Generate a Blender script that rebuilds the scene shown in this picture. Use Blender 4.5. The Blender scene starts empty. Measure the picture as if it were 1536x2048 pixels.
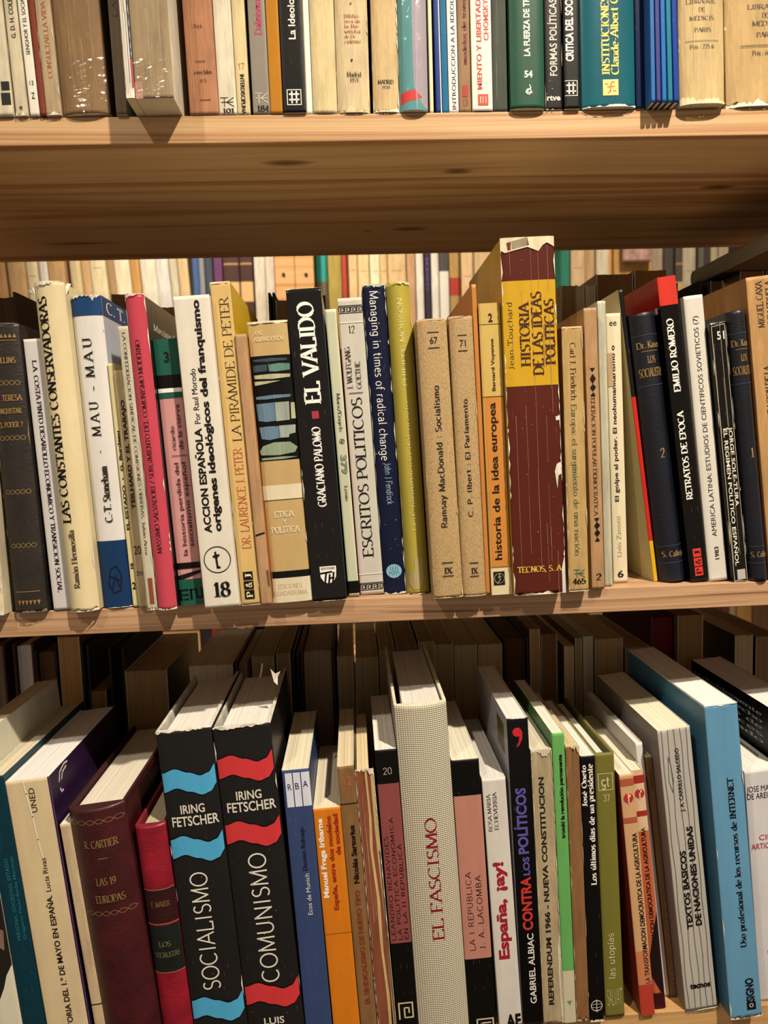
import bpy, bmesh, math, random
from mathutils import Vector, Matrix

# ------------------------------------------------------------------ camera
F_PX, CX, CY = 1420.0, 768.0, 1024.0          # focal length and centre of the 1536 x 2048 frame
CAM = Vector((0.0, -0.5, 1.5))                # half a metre in front of the shelves, eye height


def camera_axes(vx, vy, slope):
    """world axes in camera coordinates, from the vanishing point of the depth lines and the horizon's slope"""
    d = Vector(((vx - CX) / F_PX, (CY - vy) / F_PX, -1.0)).normalized()
    z = Vector((1.0, slope, 0.0)).cross(d).normalized()
    return d.cross(z), d, z


AX = camera_axes(705.0, 900.0, 0.0324)
ROT = Matrix((AX[0], AX[1], AX[2]))           # camera -> world
scene = bpy.context.scene
COL = scene.collection
cam_data = bpy.data.cameras.new('camera')
cam_data.sensor_fit = 'VERTICAL'
cam_data.sensor_height = 36.0
cam_data.lens = F_PX / 2048.0 * 36.0
cam_data.clip_start = 0.01
cam_data.dof.use_dof = True
cam_data.dof.focus_distance = 0.53
cam_data.dof.aperture_fstop = 9.0
cam = bpy.data.objects.new('camera', cam_data)
COL.objects.link(cam)
cam.matrix_world = Matrix.Translation(CAM) @ ROT.to_4x4()
scene.camera = cam

# ------------------------------------------------------------------ light
scene.view_settings.view_transform = 'Standard'
scene.view_settings.look = 'None'
scene.view_settings.gamma = 1.0
scene.view_settings.use_curve_mapping = False
scene.view_settings.exposure = 1.1

world = bpy.data.worlds.new('room_air')
scene.world = world
world.use_nodes = True
bg = world.node_tree.nodes['Background']
bg.inputs[0].default_value = (1.0, 0.80, 0.60, 1)
bg.inputs[1].default_value = 0.16


def spot(name, loc, target, power, radius, angle=110, color=(1.0, 0.85, 0.66)):
    l = bpy.data.lights.new(name, 'SPOT')
    l.energy = power
    l.shadow_soft_size = radius
    l.spot_size = math.radians(angle)
    l.spot_blend = 1.0
    l.color = color
    o = bpy.data.objects.new(name, l)
    COL.objects.link(o)
    o.location = loc
    o.rotation_euler = (Vector(target) - Vector(loc)).to_track_quat('-Z', 'Y').to_euler()
    return o


spot('ceiling_lamp', (0.50, -0.80, 2.75), (0.06, 0.0, 1.0), 84, 0.025, 66)
spot('ceiling_lamp', (-0.70, -0.95, 2.75), (0.0, 0.0, 1.1), 20, 0.025, 66)
spot('ceiling_lamp', (-0.35, 0.62, 2.75), (-0.2, 1.05, 1.9), 58, 0.05, 80)
spot('ceiling_lamp', (0.75, 0.62, 2.75), (0.4, 1.05, 1.9), 34, 0.05, 80)


# ------------------------------------------------------------------ projection helpers (photo pixel -> place)
def ray(px, py):
    return ROT @ Vector(((px - CX) / F_PX, (CY - py) / F_PX, -1.0))


def at_y(px, py, y):
    """world point on the plane of that depth (y is world depth, shelf front = 0)"""
    r = ray(px, py)
    return CAM + r * ((y - CAM.y) / r.y)


def at_z(px, py, z):
    r = ray(px, py)
    return CAM + r * ((z - CAM.z) / r.z)


SHELF_TOP, SHELF_MID, SHELF_BOT = 1.7255, 1.3945, 1.0625      # upper faces of the three boards
BOARD, DEPTH = 0.0178, 0.282

# ------------------------------------------------------------------ colour and materials
TINT = (1.0, 0.93, 0.82)      # what the lamps do to a white sheet


def lin(h):
    v = [int(h[i:i + 2], 16) / 255 for i in (0, 2, 4)]
    v = [c / 12.92 if c <= 0.04045 else ((c + 0.055) / 1.055) ** 2.4 for c in v]
    y = 0.21 * v[0] + 0.72 * v[1] + 0.07 * v[2]
    k = 0.94 * y / (y + 0.010)                # printed blacks are deeper than the photograph's lifted shadows
    return tuple(min(0.86, max(0.0025, c * k / t)) for c, t in zip(v, TINT)) + (1.0,)


MATS = {}


class N:
    """small node-tree helper"""

    def __init__(self, name):
        self.m = bpy.data.materials.new(name)
        self.m.use_nodes = True
        self.t = self.m.node_tree
        self.b = self.t.nodes['Principled BSDF']

    def n(self, kind, **kw):
        x = self.t.nodes.new(kind)
        for k, v in kw.items():
            if k in x.inputs.keys():
                x.inputs[k].default_value = v
            else:
                setattr(x, k, v)
        return x

    def l(self, a, b):
        self.t.links.new(a, b)

    def coords(self, scale):
        c = self.n('ShaderNodeTexCoord')
        m = self.n('ShaderNodeMapping')
        m.inputs['Scale'].default_value = scale
        self.l(c.outputs['Object'], m.inputs[0])
        return m.outputs[0]

    def noise(self, vec, scale, detail=3.0, rough=0.55):
        x = self.n('ShaderNodeTexNoise')
        x.inputs['Scale'].default_value = scale
        x.inputs['Detail'].default_value = detail
        x.inputs['Roughness'].default_value = rough
        self.l(vec, x.inputs['Vector'])
        return x.outputs['Fac']

    def ramp(self, fac, stops):
        r = self.n('ShaderNodeValToRGB')
        e = r.color_ramp.elements
        while len(e) < len(stops):
            e.new(0.5)
        for el, (p, c) in zip(e, stops):
            el.position = p
            el.color = c if len(c) == 4 else tuple(c) + (1,)
        self.l(fac, r.inputs[0])
        return r.outputs[0]

    def mix(self, fac, a, b, mode='MIX'):
        x = self.n('ShaderNodeMix', data_type='RGBA', blend_type=mode)
        if isinstance(fac, float):
            x.inputs[0].default_value = fac
        else:
            self.l(fac, x.inputs[0])
        for s, v in ((6, a), (7, b)):
            if isinstance(v, tuple):
                x.inputs[s].default_value = v
            else:
                self.l(v, x.inputs[s])
        return x.outputs[2]

    def bump(self, h, strength, dist):
        x = self.n('ShaderNodeBump')
        x.inputs['Strength'].default_value = strength
        x.inputs['Distance'].default_value = dist
        self.l(h, x.inputs['Height'])
        self.l(x.outputs[0], self.b.inputs['Normal'])


def shade(c, k):
    return tuple(min(0.9, x * k) for x in c[:3]) + (1.0,)


def cover_mat(col, kind='paper', rough=None):
    """kind: paper (laminated card), old (stained uncoated paper), cloth, leather, linen, ink, gold, gloss"""
    key = (col, kind, rough)
    if key in MATS:
        return MATS[key]
    g = N('%s_%s' % (kind, col))
    c = lin(col)
    R = {'paper': 0.42, 'old': 0.75, 'cloth': 0.8, 'leather': 0.42, 'linen': 0.85, 'ink': 0.5, 'gold': 0.4, 'gloss': 0.25}[kind]
    g.b.inputs['Roughness'].default_value = rough or R
    if kind == 'ink':
        g.b.inputs['Base Color'].default_value = c
        g.b.inputs['Specular IOR Level'].default_value = 0.3
    elif kind == 'gold':
        g.b.inputs['Base Color'].default_value = c
        g.b.inputs['Metallic'].default_value = 0.45
    elif kind in ('paper', 'gloss'):
        g.b.inputs['Specular IOR Level'].default_value = 0.28 if kind == 'gloss' else 0.2
        v = g.coords((1, 1, 0.35))
        n1 = g.noise(v, 55, 5, 0.65)
        col1 = g.mix(g.ramp(n1, [(0.3, (0, 0, 0)), (0.75, (1, 1, 1))]), shade(c, 0.88), shade(c, 1.06))
        n2 = g.noise(g.coords((1, 1, 0.12)), 900, 2)
        scuff = g.ramp(n2, [(0.70, (0, 0, 0)), (0.80, (1, 1, 1))])
        sm = g.n('ShaderNodeMath', operation='MULTIPLY')
        sm.inputs[1].default_value = 0.10
        g.l(scuff, sm.inputs[0])
        g.l(g.mix(sm.outputs[0], col1, (0.75, 0.7, 0.6, 1)), g.b.inputs['Base Color'])
        g.bump(n1, 0.12, 0.002)
    elif kind == 'old':
        v = g.coords((1, 1, 0.3))
        n1 = g.noise(v, 70, 7, 0.7)
        n2 = g.noise(g.coords((1, 1, 0.08)), 420, 3, 0.6)
        a = g.mix(g.ramp(n1, [(0.32, (0, 0, 0)), (0.7, (1, 1, 1))]), shade(c, 0.66), shade(c, 1.12))
        g.l(g.mix(g.ramp(n2, [(0.5, (0, 0, 0)), (0.75, (0.6, 0.6, 0.6))]), a, shade(c, 0.6)), g.b.inputs['Base Color'])
        g.bump(n2, 0.35, 0.0015)
    elif kind == 'cloth':
        v = g.coords((1, 1, 1))
        vo = g.n('ShaderNodeTexVoronoi')
        vo.inputs['Scale'].default_value = 1500
        g.l(g.coords((0.8, 0.8, 1.2)), vo.inputs['Vector'])
        g.l(g.mix(g.ramp(vo.outputs['Distance'], [(0.15, (0, 0, 0)), (0.7, (1, 1, 1))]), shade(c, 1.15), shade(c, 0.62)), g.b.inputs['Base Color'])
        g.bump(vo.outputs['Distance'], -0.5, 0.0012)
    elif kind == 'leather':
        n1 = g.noise(g.coords((0.35, 0.35, 1.0)), 900, 3, 0.5)
        n2 = g.noise(g.coords((1, 1, 1)), 60, 5, 0.6)
        g.l(g.mix(g.ramp(n2, [(0.35, (0, 0, 0)), (0.72, (1, 1, 1))]), shade(c, 0.7), shade(c, 1.5)), g.b.inputs['Base Color'])
        g.bump(n1, 0.28, 0.0009)
    elif kind == 'linen':
        # plain weave: two crossed sine waves, small beads of thread
        v = g.coords((1, 1, 1))
        w1 = g.n('ShaderNodeTexWave', wave_type='BANDS', bands_direction='X')
        w1.inputs['Scale'].default_value = 190
        w1.inputs['Distortion'].default_value = 0.6
        w2 = g.n('ShaderNodeTexWave', wave_type='BANDS', bands_direction='Z')
        w2.inputs['Scale'].default_value = 215
        w2.inputs['Distortion'].default_value = 0.6
        g.l(v, w1.inputs[0])
        g.l(v, w2.inputs[0])
        mm = g.n('ShaderNodeMath', operation='MULTIPLY')
        g.l(w1.outputs['Fac'], mm.inputs[0])
        g.l(w2.outputs['Fac'], mm.inputs[1])
        g.l(g.mix(g.ramp(mm.outputs[0], [(0.08, (0, 0, 0)), (0.5, (1, 1, 1))]), shade(c, 0.5), shade(c, 1.12)), g.b.inputs['Base Color'])
        g.bump(mm.outputs[0], 0.6, 0.0010)
    MATS[key] = g.m
    return g.m


def page_mat(col):
    key = ('page', col)
    if key in MATS:
        return MATS[key]
    g = N('pages_%s' % col)
    c = lin(col)
    n1 = g.noise(g.coords((1400, 2.0, 2.0)), 1.0, 3, 0.6)
    n2 = g.noise(g.coords((260, 1.5, 1.5)), 1.0, 2, 0.5)
    a = g.mix(g.ramp(n1, [(0.36, (0, 0, 0)), (0.62, (1, 1, 1))]), shade(c, 0.84), shade(c, 1.05))
    g.l(g.mix(g.ramp(n2, [(0.32, (0.5, 0.5, 0.5)), (0.44, (0, 0, 0))]), a, shade(c, 0.72)), g.b.inputs['Base Color'])
    g.b.inputs['Roughness'].default_value = 0.85
    g.b.inputs['Specular IOR Level'].default_value = 0.2
    g.bump(n1, 0.4, 0.0006)
    MATS[key] = g.m
    return g.m


def film_mat():
    """clear crinkled plastic film"""
    if 'film' in MATS:
        return MATS['film']
    g = N('plastic_film')
    t = g.t
    tr = g.n('ShaderNodeBsdfTransparent')
    tr.inputs[0].default_value = (0.985, 0.985, 0.98, 1)
    gl = g.n('ShaderNodeBsdfGlossy')
    gl.inputs['Roughness'].default_value = 0.16
    mx = g.n('ShaderNodeMixShader')
    v = g.coords((1, 1, 1))
    no = g.noise(v, 90, 2, 0.5)
    bu = g.n('ShaderNodeBump')
    bu.inputs['Strength'].default_value = 0.5
    bu.inputs['Distance'].default_value = 0.0025
    g.l(no, bu.inputs['Height'])
    g.l(bu.outputs[0], gl.inputs['Normal'])
    mx.inputs[0].default_value = 0.03
    g.l(tr.outputs[0], mx.inputs[1])
    g.l(gl.outputs[0], mx.inputs[2])
    g.l(mx.outputs[0], t.nodes['Material Output'].inputs['Surface'])
    MATS['film'] = g.m
    return g.m


def wood_mat(name, light, dark, ring=1.0, knots=(), seed=0.0, rough=0.55):
    """pine: long grain along x, dark growth lines, a few knots given in object coordinates"""
    g = N(name)
    cl, cd = lin(light), lin(dark)
    tc = g.n('ShaderNodeTexCoord')
    mp = g.n('ShaderNodeMapping')
    mp.inputs['Location'].default_value = (seed, seed * 0.7, seed * 1.3)
    g.l(tc.outputs['Object'], mp.inputs[0])
    base = mp.outputs[0]
    # slow wander of the grain
    m1 = g.n('ShaderNodeMapping')
    m1.inputs['Scale'].default_value = (1.6, 9, 9)
    g.l(base, m1.inputs[0])
    wander = g.n('ShaderNodeTexNoise')
    wander.inputs['Scale'].default_value = 1.0
    wander.inputs['Detail'].default_value = 2.0
    g.l(m1.outputs[0], wander.inputs['Vector'])
    add = g.n('ShaderNodeVectorMath', operation='MULTIPLY_ADD')
    add.inputs[1].default_value = (0.0, 0.035, 0.020)
    g.l(wander.outputs['Color'], add.inputs[0])
    g.l(base, add.inputs[2])
    bent = add.outputs[0]
    m2 = g.n('ShaderNodeMapping')
    m2.inputs['Scale'].default_value = (0.35, 62 * ring, 150 * ring)
    g.l(bent, m2.inputs[0])
    rings = g.noise(m2.outputs[0], 1.0, 2.0, 0.55)
    m3 = g.n('ShaderNodeMapping')
    m3.inputs['Scale'].default_value = (3.0, 900, 900)
    g.l(bent, m3.inputs[0])
    fibre = g.noise(m3.outputs[0], 1.0, 2.0, 0.5)
    a = g.mix(g.ramp(rings, [(0.36, (0, 0, 0)), (0.56, (0.35, 0.35, 0.35)), (0.66, (1, 1, 1))]), cl, cd)
    a = g.mix(g.ramp(fibre, [(0.35, (0.25, 0.25, 0.25)), (0.6, (0, 0, 0))]), a, shade(cd, 0.9))
    kc = lin('5A2E16')
    for (kx, ky, kz, rx, ry) in knots:
        sub = g.n('ShaderNodeVectorMath', operation='SUBTRACT')
        sub.inputs[1].default_value = (kx, ky, kz)
        g.l(tc.outputs['Object'], sub.inputs[0])
        sc = g.n('ShaderNodeVectorMath', operation='MULTIPLY')
        sc.inputs[1].default_value = (1 / rx, 1 / ry, 0.0)
        g.l(sub.outputs[0], sc.inputs[0])
        ln = g.n('ShaderNodeVectorMath', operation='LENGTH')
        g.l(sc.outputs[0], ln.inputs[0])
        nz = g.n('ShaderNodeMath', operation='MULTIPLY_ADD')
        nz.inputs[1].default_value = 0.6
        g.l(fibre, nz.inputs[0])
        g.l(ln.outputs['Value'], nz.inputs[2])
        a = g.mix(g.ramp(nz.outputs[0], [(0.5, (0.85, 0.85, 0.85)), (0.8, (0.5, 0.5, 0.5)), (1.0, (0, 0, 0))]), a, kc)
    g.l(a, g.b.inputs['Base Color'])
    g.b.inputs['Roughness'].default_value = rough
    g.bump(fibre, 0.12, 0.0008)
    return g.m


# ------------------------------------------------------------------ object helpers
def link(name, me, parent=None, mat=None):
    o = bpy.data.objects.new(name, me)
    COL.objects.link(o)
    if parent is not None:
        o.parent = parent
    if mat is not None:
        me.materials.append(mat)
    return o


def empty(name, loc=(0, 0, 0), rot=(0, 0, 0), parent=None):
    o = bpy.data.objects.new(name, None)
    COL.objects.link(o)
    o.location = loc
    o.rotation_euler = rot
    o.empty_display_size = 0.02
    if parent is not None:
        o.parent = parent
    return o


def tag(o, label=None, cat=None, group=None, kind=None):
    for k, v in (('label', label), ('category', cat), ('group', group), ('kind', kind)):
        if v:
            o[k] = v
    return o


def mesh(name, verts, faces):
    me = bpy.data.meshes.new(name)
    me.from_pydata(verts, [], faces)
    me.update()
    return me


def box_mesh(name, x0, x1, y0, y1, z0, z1, bevel=0.0):
    bm = bmesh.new()
    bmesh.ops.create_cube(bm, size=1.0)
    for v in bm.verts:
        v.co = Vector((x0 + (v.co.x + .5) * (x1 - x0), y0 + (v.co.y + .5) * (y1 - y0), z0 + (v.co.z + .5) * (z1 - z0)))
    if bevel:
        bmesh.ops.bevel(bm, geom=bm.edges[:], offset=bevel, segments=2, affect='EDGES', profile=0.5)
    me = bpy.data.meshes.new(name)
    bm.to_mesh(me)
    bm.free()
    return me

# ------------------------------------------------------------------ lettering: a pen-drawn alphabet (serif or plain strokes)
GLYPHS = {
    'A': (.74, 'M.02,0 L.37,1 L.72,0|M.15,.34 L.59,.34'), 'B': (.64, 'M.1,0 L.1,1|M.1,1 L.3,1 A.3,.76,.24,.24,90,-90 L.1,.52|M.1,.52 L.32,.52 A.32,.26,.26,.26,90,-90 L.1,0'),
    'C': (.74, 'A.4,.5,.36,.5,48,312'), 'D': (.78, 'M.1,0 L.1,1|M.1,1 L.3,1 A.3,.5,.42,.5,90,-90 L.1,0'),
    'E': (.62, 'M.1,0 L.1,1|M.1,1 L.53,1 L.54,.85|M.1,.53 L.44,.53|M.1,0 L.55,0 L.57,.17'), 'F': (.58, 'M.1,0 L.1,1|M.1,1 L.52,1 L.53,.85|M.1,.5 L.43,.5'),
    'G': (.8, 'A.4,.5,.36,.5,50,330|M.7,.1 L.7,.45|M.5,.46 L.78,.46'), 'H': (.78, 'M.12,0 L.12,1|M.66,0 L.66,1|M.12,.52 L.66,.52'), 'I': (.34, 'M.17,0 L.17,1'),
    'J': (.42, 'M.26,1 L.26,.2 A.11,.2,.15,.24,0,-120'), 'K': (.7, 'M.12,0 L.12,1|M.62,1 L.14,.42|M.28,.56 L.66,0'), 'L': (.58, 'M.1,0 L.1,1|M.1,0 L.53,0 L.55,.18'),
    'M': (.92, 'M.1,0 L.13,1 L.46,.08 L.79,1 L.82,0'), 'N': (.78, 'M.12,0 L.12,1 L.66,0 L.66,1'), 'O': (.82, 'A.41,.5,.37,.5,0,360'),
    'P': (.6, 'M.1,0 L.1,1|M.1,1 L.3,1 A.3,.73,.26,.27,90,-90 L.1,.46'), 'Q': (.82, 'A.41,.5,.37,.5,0,360|M.45,.2 L.74,-.14'), 'R': (.68, 'M.1,0 L.1,1|M.1,1 L.3,1 A.3,.74,.25,.26,90,-90 L.1,.48|M.3,.48 L.64,0'),
    'S': (.58, 'A.3,.75,.2,.25,35,270 A.3,.25,.23,.25,90,-145'), 'T': (.66, 'M.33,0 L.33,1|M.04,.85 L.04,1 L.62,1 L.62,.85'), 'U': (.76, 'M.12,1 L.12,.3 A.38,.3,.26,.3,180,360 L.64,1'),
    'V': (.72, 'M.02,1 L.36,0 L.70,1'), 'W': (.98, 'M.02,1 L.26,0 L.49,.92 L.72,0 L.96,1'), 'X': (.68, 'M.05,1 L.63,0|M.62,1 L.04,0'), 'Y': (.68, 'M.04,1 L.34,.47 L.34,0|M.65,1 L.34,.47'), 'Z': (.64, 'M.06,.85 L.06,1 L.58,1 L.05,0 L.6,0 L.61,.17'),
    'a': (.52, 'M.08,.52 A.24,.46,.16,.2,150,0 L.4,.06 L.48,.02|A.23,.19,.17,.19,0,360'), 'b': (.56, 'M.1,1 L.1,0|A.28,.33,.2,.33,0,360'), 'c': (.5, 'A.27,.33,.21,.33,50,310'), 'd': (.58, 'M.46,1 L.46,0|A.27,.33,.2,.33,0,360'),
    'e': (.54, 'M.08,.37 L.47,.37|A.28,.33,.21,.33,8,312'), 'f': (.36, 'M.16,0 L.16,.8 A.3,.8,.14,.2,180,60|M.04,.63 L.32,.63'), 'g': (.56, 'A.26,.36,.19,.3,0,360|M.45,.66 L.45,-.05 A.26,-.05,.19,.24,0,-150'), 'h': (.58, 'M.1,0 L.1,1|M.1,.4 A.29,.42,.19,.24,180,0 L.48,0'),
    'i': (.26, 'M.13,0 L.13,.66|M.13,.84 L.13,.95'), 'j': (.26, 'M.15,.66 L.15,-.1 A.03,-.1,.12,.18,0,-110|M.15,.84 L.15,.95'), 'k': (.54, 'M.1,0 L.1,1|M.44,.66 L.12,.28|M.22,.36 L.5,0'), 'l': (.26, 'M.13,0 L.13,1'),
    'm': (.82, 'M.1,0 L.1,.66|M.1,.42 A.25,.44,.15,.22,180,0 L.4,0|M.4,.42 A.55,.44,.15,.22,180,0 L.7,0'), 'n': (.58, 'M.1,0 L.1,.66|M.1,.4 A.29,.42,.19,.24,180,0 L.48,0'), 'o': (.56, 'A.28,.33,.22,.33,0,360'), 'p': (.56, 'M.1,.66 L.1,-.3|A.29,.33,.2,.33,0,360'),
    'q': (.56, 'M.46,.66 L.46,-.3|A.27,.33,.2,.33,0,360'), 'r': (.4, 'M.1,0 L.1,.66|M.1,.4 A.27,.44,.17,.22,180,65'), 's': (.42, 'A.21,.49,.14,.17,35,270 A.21,.17,.16,.17,90,-145'), 't': (.36, 'M.15,.88 L.15,.14 A.27,.14,.12,.14,180,290|M.03,.63 L.32,.63'),
    'u': (.58, 'M.1,.66 L.1,.24 A.27,.24,.17,.24,180,360 L.44,.66|M.46,.66 L.46,0'), 'v': (.52, 'M.02,.66 L.26,0 L.5,.66'), 'w': (.76, 'M.02,.66 L.2,0 L.38,.6 L.56,0 L.74,.66'), 'x': (.52, 'M.04,.66 L.48,0|M.47,.66 L.03,0'), 'y': (.52, 'M.03,.66 L.27,.02|M.5,.66 L.27,.02 L.14,-.28 L.05,-.26'), 'z': (.48, 'M.05,.64 L.42,.64 L.04,.02 L.44,.02'),
    '0': (.6, 'A.3,.5,.24,.5,0,360'), '1': (.44, 'M.1,.82 L.24,1 L.24,0'), '2': (.58, 'M.08,.74 A.29,.72,.21,.28,165,-35 L.07,.02 L.52,.02'), '3': (.56, 'A.26,.76,.2,.24,150,-90 A.26,.27,.24,.27,90,-150'), '4': (.6, 'M.42,0 L.42,1 L.05,.3 L.56,.3'),
    '5': (.56, 'M.48,1 L.13,1 L.1,.56 A.26,.32,.23,.32,125,-150'), '6': (.58, 'M.44,.98 A.5,.34,.42,.62,115,180|A.29,.31,.21,.31,0,360'), '7': (.54, 'M.05,.86 L.06,1 L.5,1 L.2,0'), '8': (.58, 'A.29,.76,.19,.24,0,360|A.29,.26,.23,.26,0,360'), '9': (.58, 'M.14,.02 A.08,.66,.42,.62,-65,0|A.29,.69,.21,.31,0,360'),
    '.': (.24, 'M.12,0 L.12,.12'), ',': (.24, 'M.13,.12 L.07,-.16'), ':': (.24, 'M.12,.04 L.12,.16|M.12,.5 L.12,.62'), ';': (.24, 'M.13,.14 L.07,-.14|M.12,.5 L.12,.62'), '-': (.4, 'M.06,.34 L.34,.34'), '/': (.5, 'M.05,-.1 L.45,1.05'),
    '!': (.26, 'M.13,1 L.13,.32|M.13,0 L.13,.13'), '¡': (.26, 'M.13,-.3 L.13,.38|M.13,.53 L.13,.66'), '?': (.5, 'M.08,.8 A.24,.76,.17,.24,165,-60 L.24,.28|M.24,0 L.24,.13'), '(': (.34, 'A.4,.42,.28,.62,120,240'), ')': (.34, 'A-.06,.42,.28,.62,60,-60'),
    '&': (.8, 'M.74,.5 A.3,.3,.28,.3,-20,-230 L.48,.7 A.36,.8,.16,.2,-20,220 L.76,0'), 'º': (.34, 'A.17,.8,.12,.2,0,360|M.05,.52 L.29,.52'), '|': (.3, 'M.15,-.2 L.15,1.1'), "'": (.2, 'M.1,1 L.1,.75'), ' ': (.34, ''),
}
for _c, _b, _a in (('Á', 'A', 'a'), ('É', 'E', 'a'), ('Í', 'I', 'a'), ('Ó', 'O', 'a'), ('Ú', 'U', 'a'), ('Ñ', 'N', 'n'), ('á', 'a', 'a'), ('é', 'e', 'a'), ('í', 'ı', 'a'), ('ó', 'o', 'a'), ('ú', 'u', 'a'), ('ñ', 'n', 'n'), ('Ü', 'U', 'u'), ('Ö', 'O', 'u')):
    GLYPHS.setdefault('ı', (.26, 'M.13,0 L.13,.66'))
    _w, _s = GLYPHS[_b]
    _y = 1.1 if _c.isupper() else 0.8
    _m = _w / 2
    if _a == 'a':
        _s += '|M%.3f,%.3f L%.3f,%.3f' % (_m - .04, _y, _m + .1, _y + .16)
    elif _a == 'n':
        _s += '|M%.3f,%.3f L%.3f,%.3f L%.3f,%.3f L%.3f,%.3f' % (_m - .16, _y, _m - .05, _y + .1, _m + .05, _y + .03, _m + .16, _y + .12)
    else:
        _s += '|M%.3f,%.3f L%.3f,%.3f|M%.3f,%.3f L%.3f,%.3f' % (_m - .1, _y, _m - .1, _y + .1, _m + .1, _y, _m + .1, _y + .1)
    GLYPHS[_c] = (_w, _s)


def glyph_lines(spec):
    out = []
    for part in spec.split('|'):
        pts = []
        for tok in part.split():
            k, v = tok[0], [float(x) for x in tok[1:].split(',')]
            if k in 'ML':
                pts.append((v[0], v[1]))
            else:
                cx, cy, rx, ry, a0, a1 = v
                n = max(4, int(abs(a1 - a0) / 24))
                for i in range(n + 1):
                    a = math.radians(a0 + (a1 - a0) * i / n)
                    p = (cx + rx * math.cos(a), cy + ry * math.sin(a))
                    if not pts or (abs(p[0] - pts[-1][0]) + abs(p[1] - pts[-1][1])) > 1e-4:
                        pts.append(p)
        if len(pts) > 1:
            out.append(pts)
    return out


# style: (thick, thin, serif length, letter spacing)
PEN = {'serif': (.125, .045, .13, .02), 'serifb': (.21, .06, .13, .03), 'seriff': (.22, .06, .09, .06), 'serifl': (.085, .035, .11, .02),
       'thin': (.055, .055, 0, .03), 'light': (.085, .085, 0, .05), 'med': (.12, .12, 0, .06), 'wide': (.10, .10, 0, .14)}


def pen_polys(text, style):
    """list of quads (2-D), and the advance width; cap height is 1"""
    thick, thin, ser, sp = PEN[style]
    quads, x = [], 0.0
    ang = math.radians(18 if ser else 0)
    for ch in text:
        w, spec = GLYPHS.get(ch, GLYPHS[' '])
        lines = glyph_lines(spec) if spec else []
        for pts in lines:
            n = len(pts)
            offs = []
            for i in range(n):
                a, b = pts[max(0, i - 1)], pts[min(n - 1, i + 1)]
                closed = n > 8 and abs(pts[0][0] - pts[-1][0]) + abs(pts[0][1] - pts[-1][1]) < 1e-3
                if closed and i in (0, n - 1):
                    a, b = pts[-2], pts[1]
                d = math.atan2(b[1] - a[1], b[0] - a[0])
                offs.append(d)
            for i in range(n - 1):
                (x0, y0), (x1, y1) = pts[i], pts[i + 1]
                ds = math.atan2(y1 - y0, x1 - x0)
                q = []
                for (px, py), d in (((x0, y0), offs[i]), ((x1, y1), offs[i + 1])):
                    turn = abs((d - ds + math.pi) % (2 * math.pi) - math.pi)
                    if turn > 0.2:
                        d = ds
                    wd = (thin + (thick - thin) * abs(math.sin(d - ang)) ** 1.6) / 2
                    q.append((px, py, -math.sin(d) * wd, math.cos(d) * wd))
                e0 = e1 = 0.0
                if i > 0 and abs((offs[i] - ds + math.pi) % (2 * math.pi) - math.pi) > 0.35:
                    e0 = thin * .45
                if i < n - 2 and abs((offs[i + 1] - ds + math.pi) % (2 * math.pi) - math.pi) > 0.35:
                    e1 = thin * .45
                cx, sy = math.cos(ds), math.sin(ds)
                a, b = q
                quads.append([(x + a[0] + a[2] - cx * e0, a[1] + a[3] - sy * e0), (x + a[0] - a[2] - cx * e0, a[1] - a[3] - sy * e0),
                              (x + b[0] - b[2] + cx * e1, b[1] - b[3] + sy * e1), (x + b[0] + b[2] + cx * e1, b[1] + b[3] + sy * e1)])
            if ser:
                for (px, py), (qx, qy) in ((pts[0], pts[1]), (pts[-1], pts[-2])):
                    steep = abs(qy - py) > 0.55 * abs(qx - px) and abs(qy - py) > .3
                    if steep and (abs(py) < .01 or abs(py - 1) < .01 or abs(py - .66) < .01 or abs(py + .3) < .01):
                        h = thin * .5
                        sgn = 1 if py < .3 else -1
                        lw = ser + thick * .35
                        r = lw if not (abs(py - .66) < .01 or (ch in 'bdhkl' and py > .9)) else thick * .5
                        quads.append([(x + px - lw, py - (h if sgn < 0 else 0) * 2), (x + px + r, py - (h if sgn < 0 else 0) * 2), (x + px + r, py + (h if sgn > 0 else 0) * 2), (x + px - lw, py + (h if sgn > 0 else 0) * 2)])
        x += w + sp
    return quads, x - sp


SANS = {}
ACCENT = {'á': 'a', 'é': 'e', 'í': 'ı', 'ó': 'o', 'ú': 'u', 'ñ': 'n', 'Á': 'A', 'É': 'E', 'Í': 'I', 'Ó': 'O', 'Ú': 'U', 'Ñ': 'N'}


def plain(s):
    return ''.join(ACCENT.get(c, c) for c in s)


def sans_polys(text, bold):
    """block letters with the accents set on top of the plain letters"""
    vs, fs = SANS[(plain(text), bold)]
    vs, fs = list(vs), list(fs)
    cap = max(v[1] for v in SANS[('H', bold)][0])
    for i, c in enumerate(text):
        if c in ACCENT:
            x1 = max(v[0] for v in SANS[(plain(text[:i + 1]), bold)][0])
            g = SANS[(ACCENT[c], bold)][0]
            x0 = x1 - (max(v[0] for v in g) - min(v[0] for v in g))
            m, y, w = (x0 + x1) / 2, max(v[1] for v in g) + cap * .09, cap * (.06 + bold * 1.2)
            line = [(m - cap * .05, y), (m + cap * .1, y + cap * .17)] if c not in 'ñÑ' else [(m - cap * .2, y + cap * .03), (m - cap * .07, y + cap * .12), (m + cap * .07, y + cap * .03), (m + cap * .2, y + cap * .12)]
            for (a, b) in zip(line, line[1:]):
                dx, dy = b[0] - a[0], b[1] - a[1]
                d = math.hypot(dx, dy)
                nx, ny = -dy / d * w, dx / d * w
                k = len(vs)
                vs += [(a[0] + nx, a[1] + ny), (a[0] - nx, a[1] - ny), (b[0] - nx, b[1] - ny), (b[0] + nx, b[1] + ny)]
                fs.append((k, k + 1, k + 2, k + 3))
    return vs, fs


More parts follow.
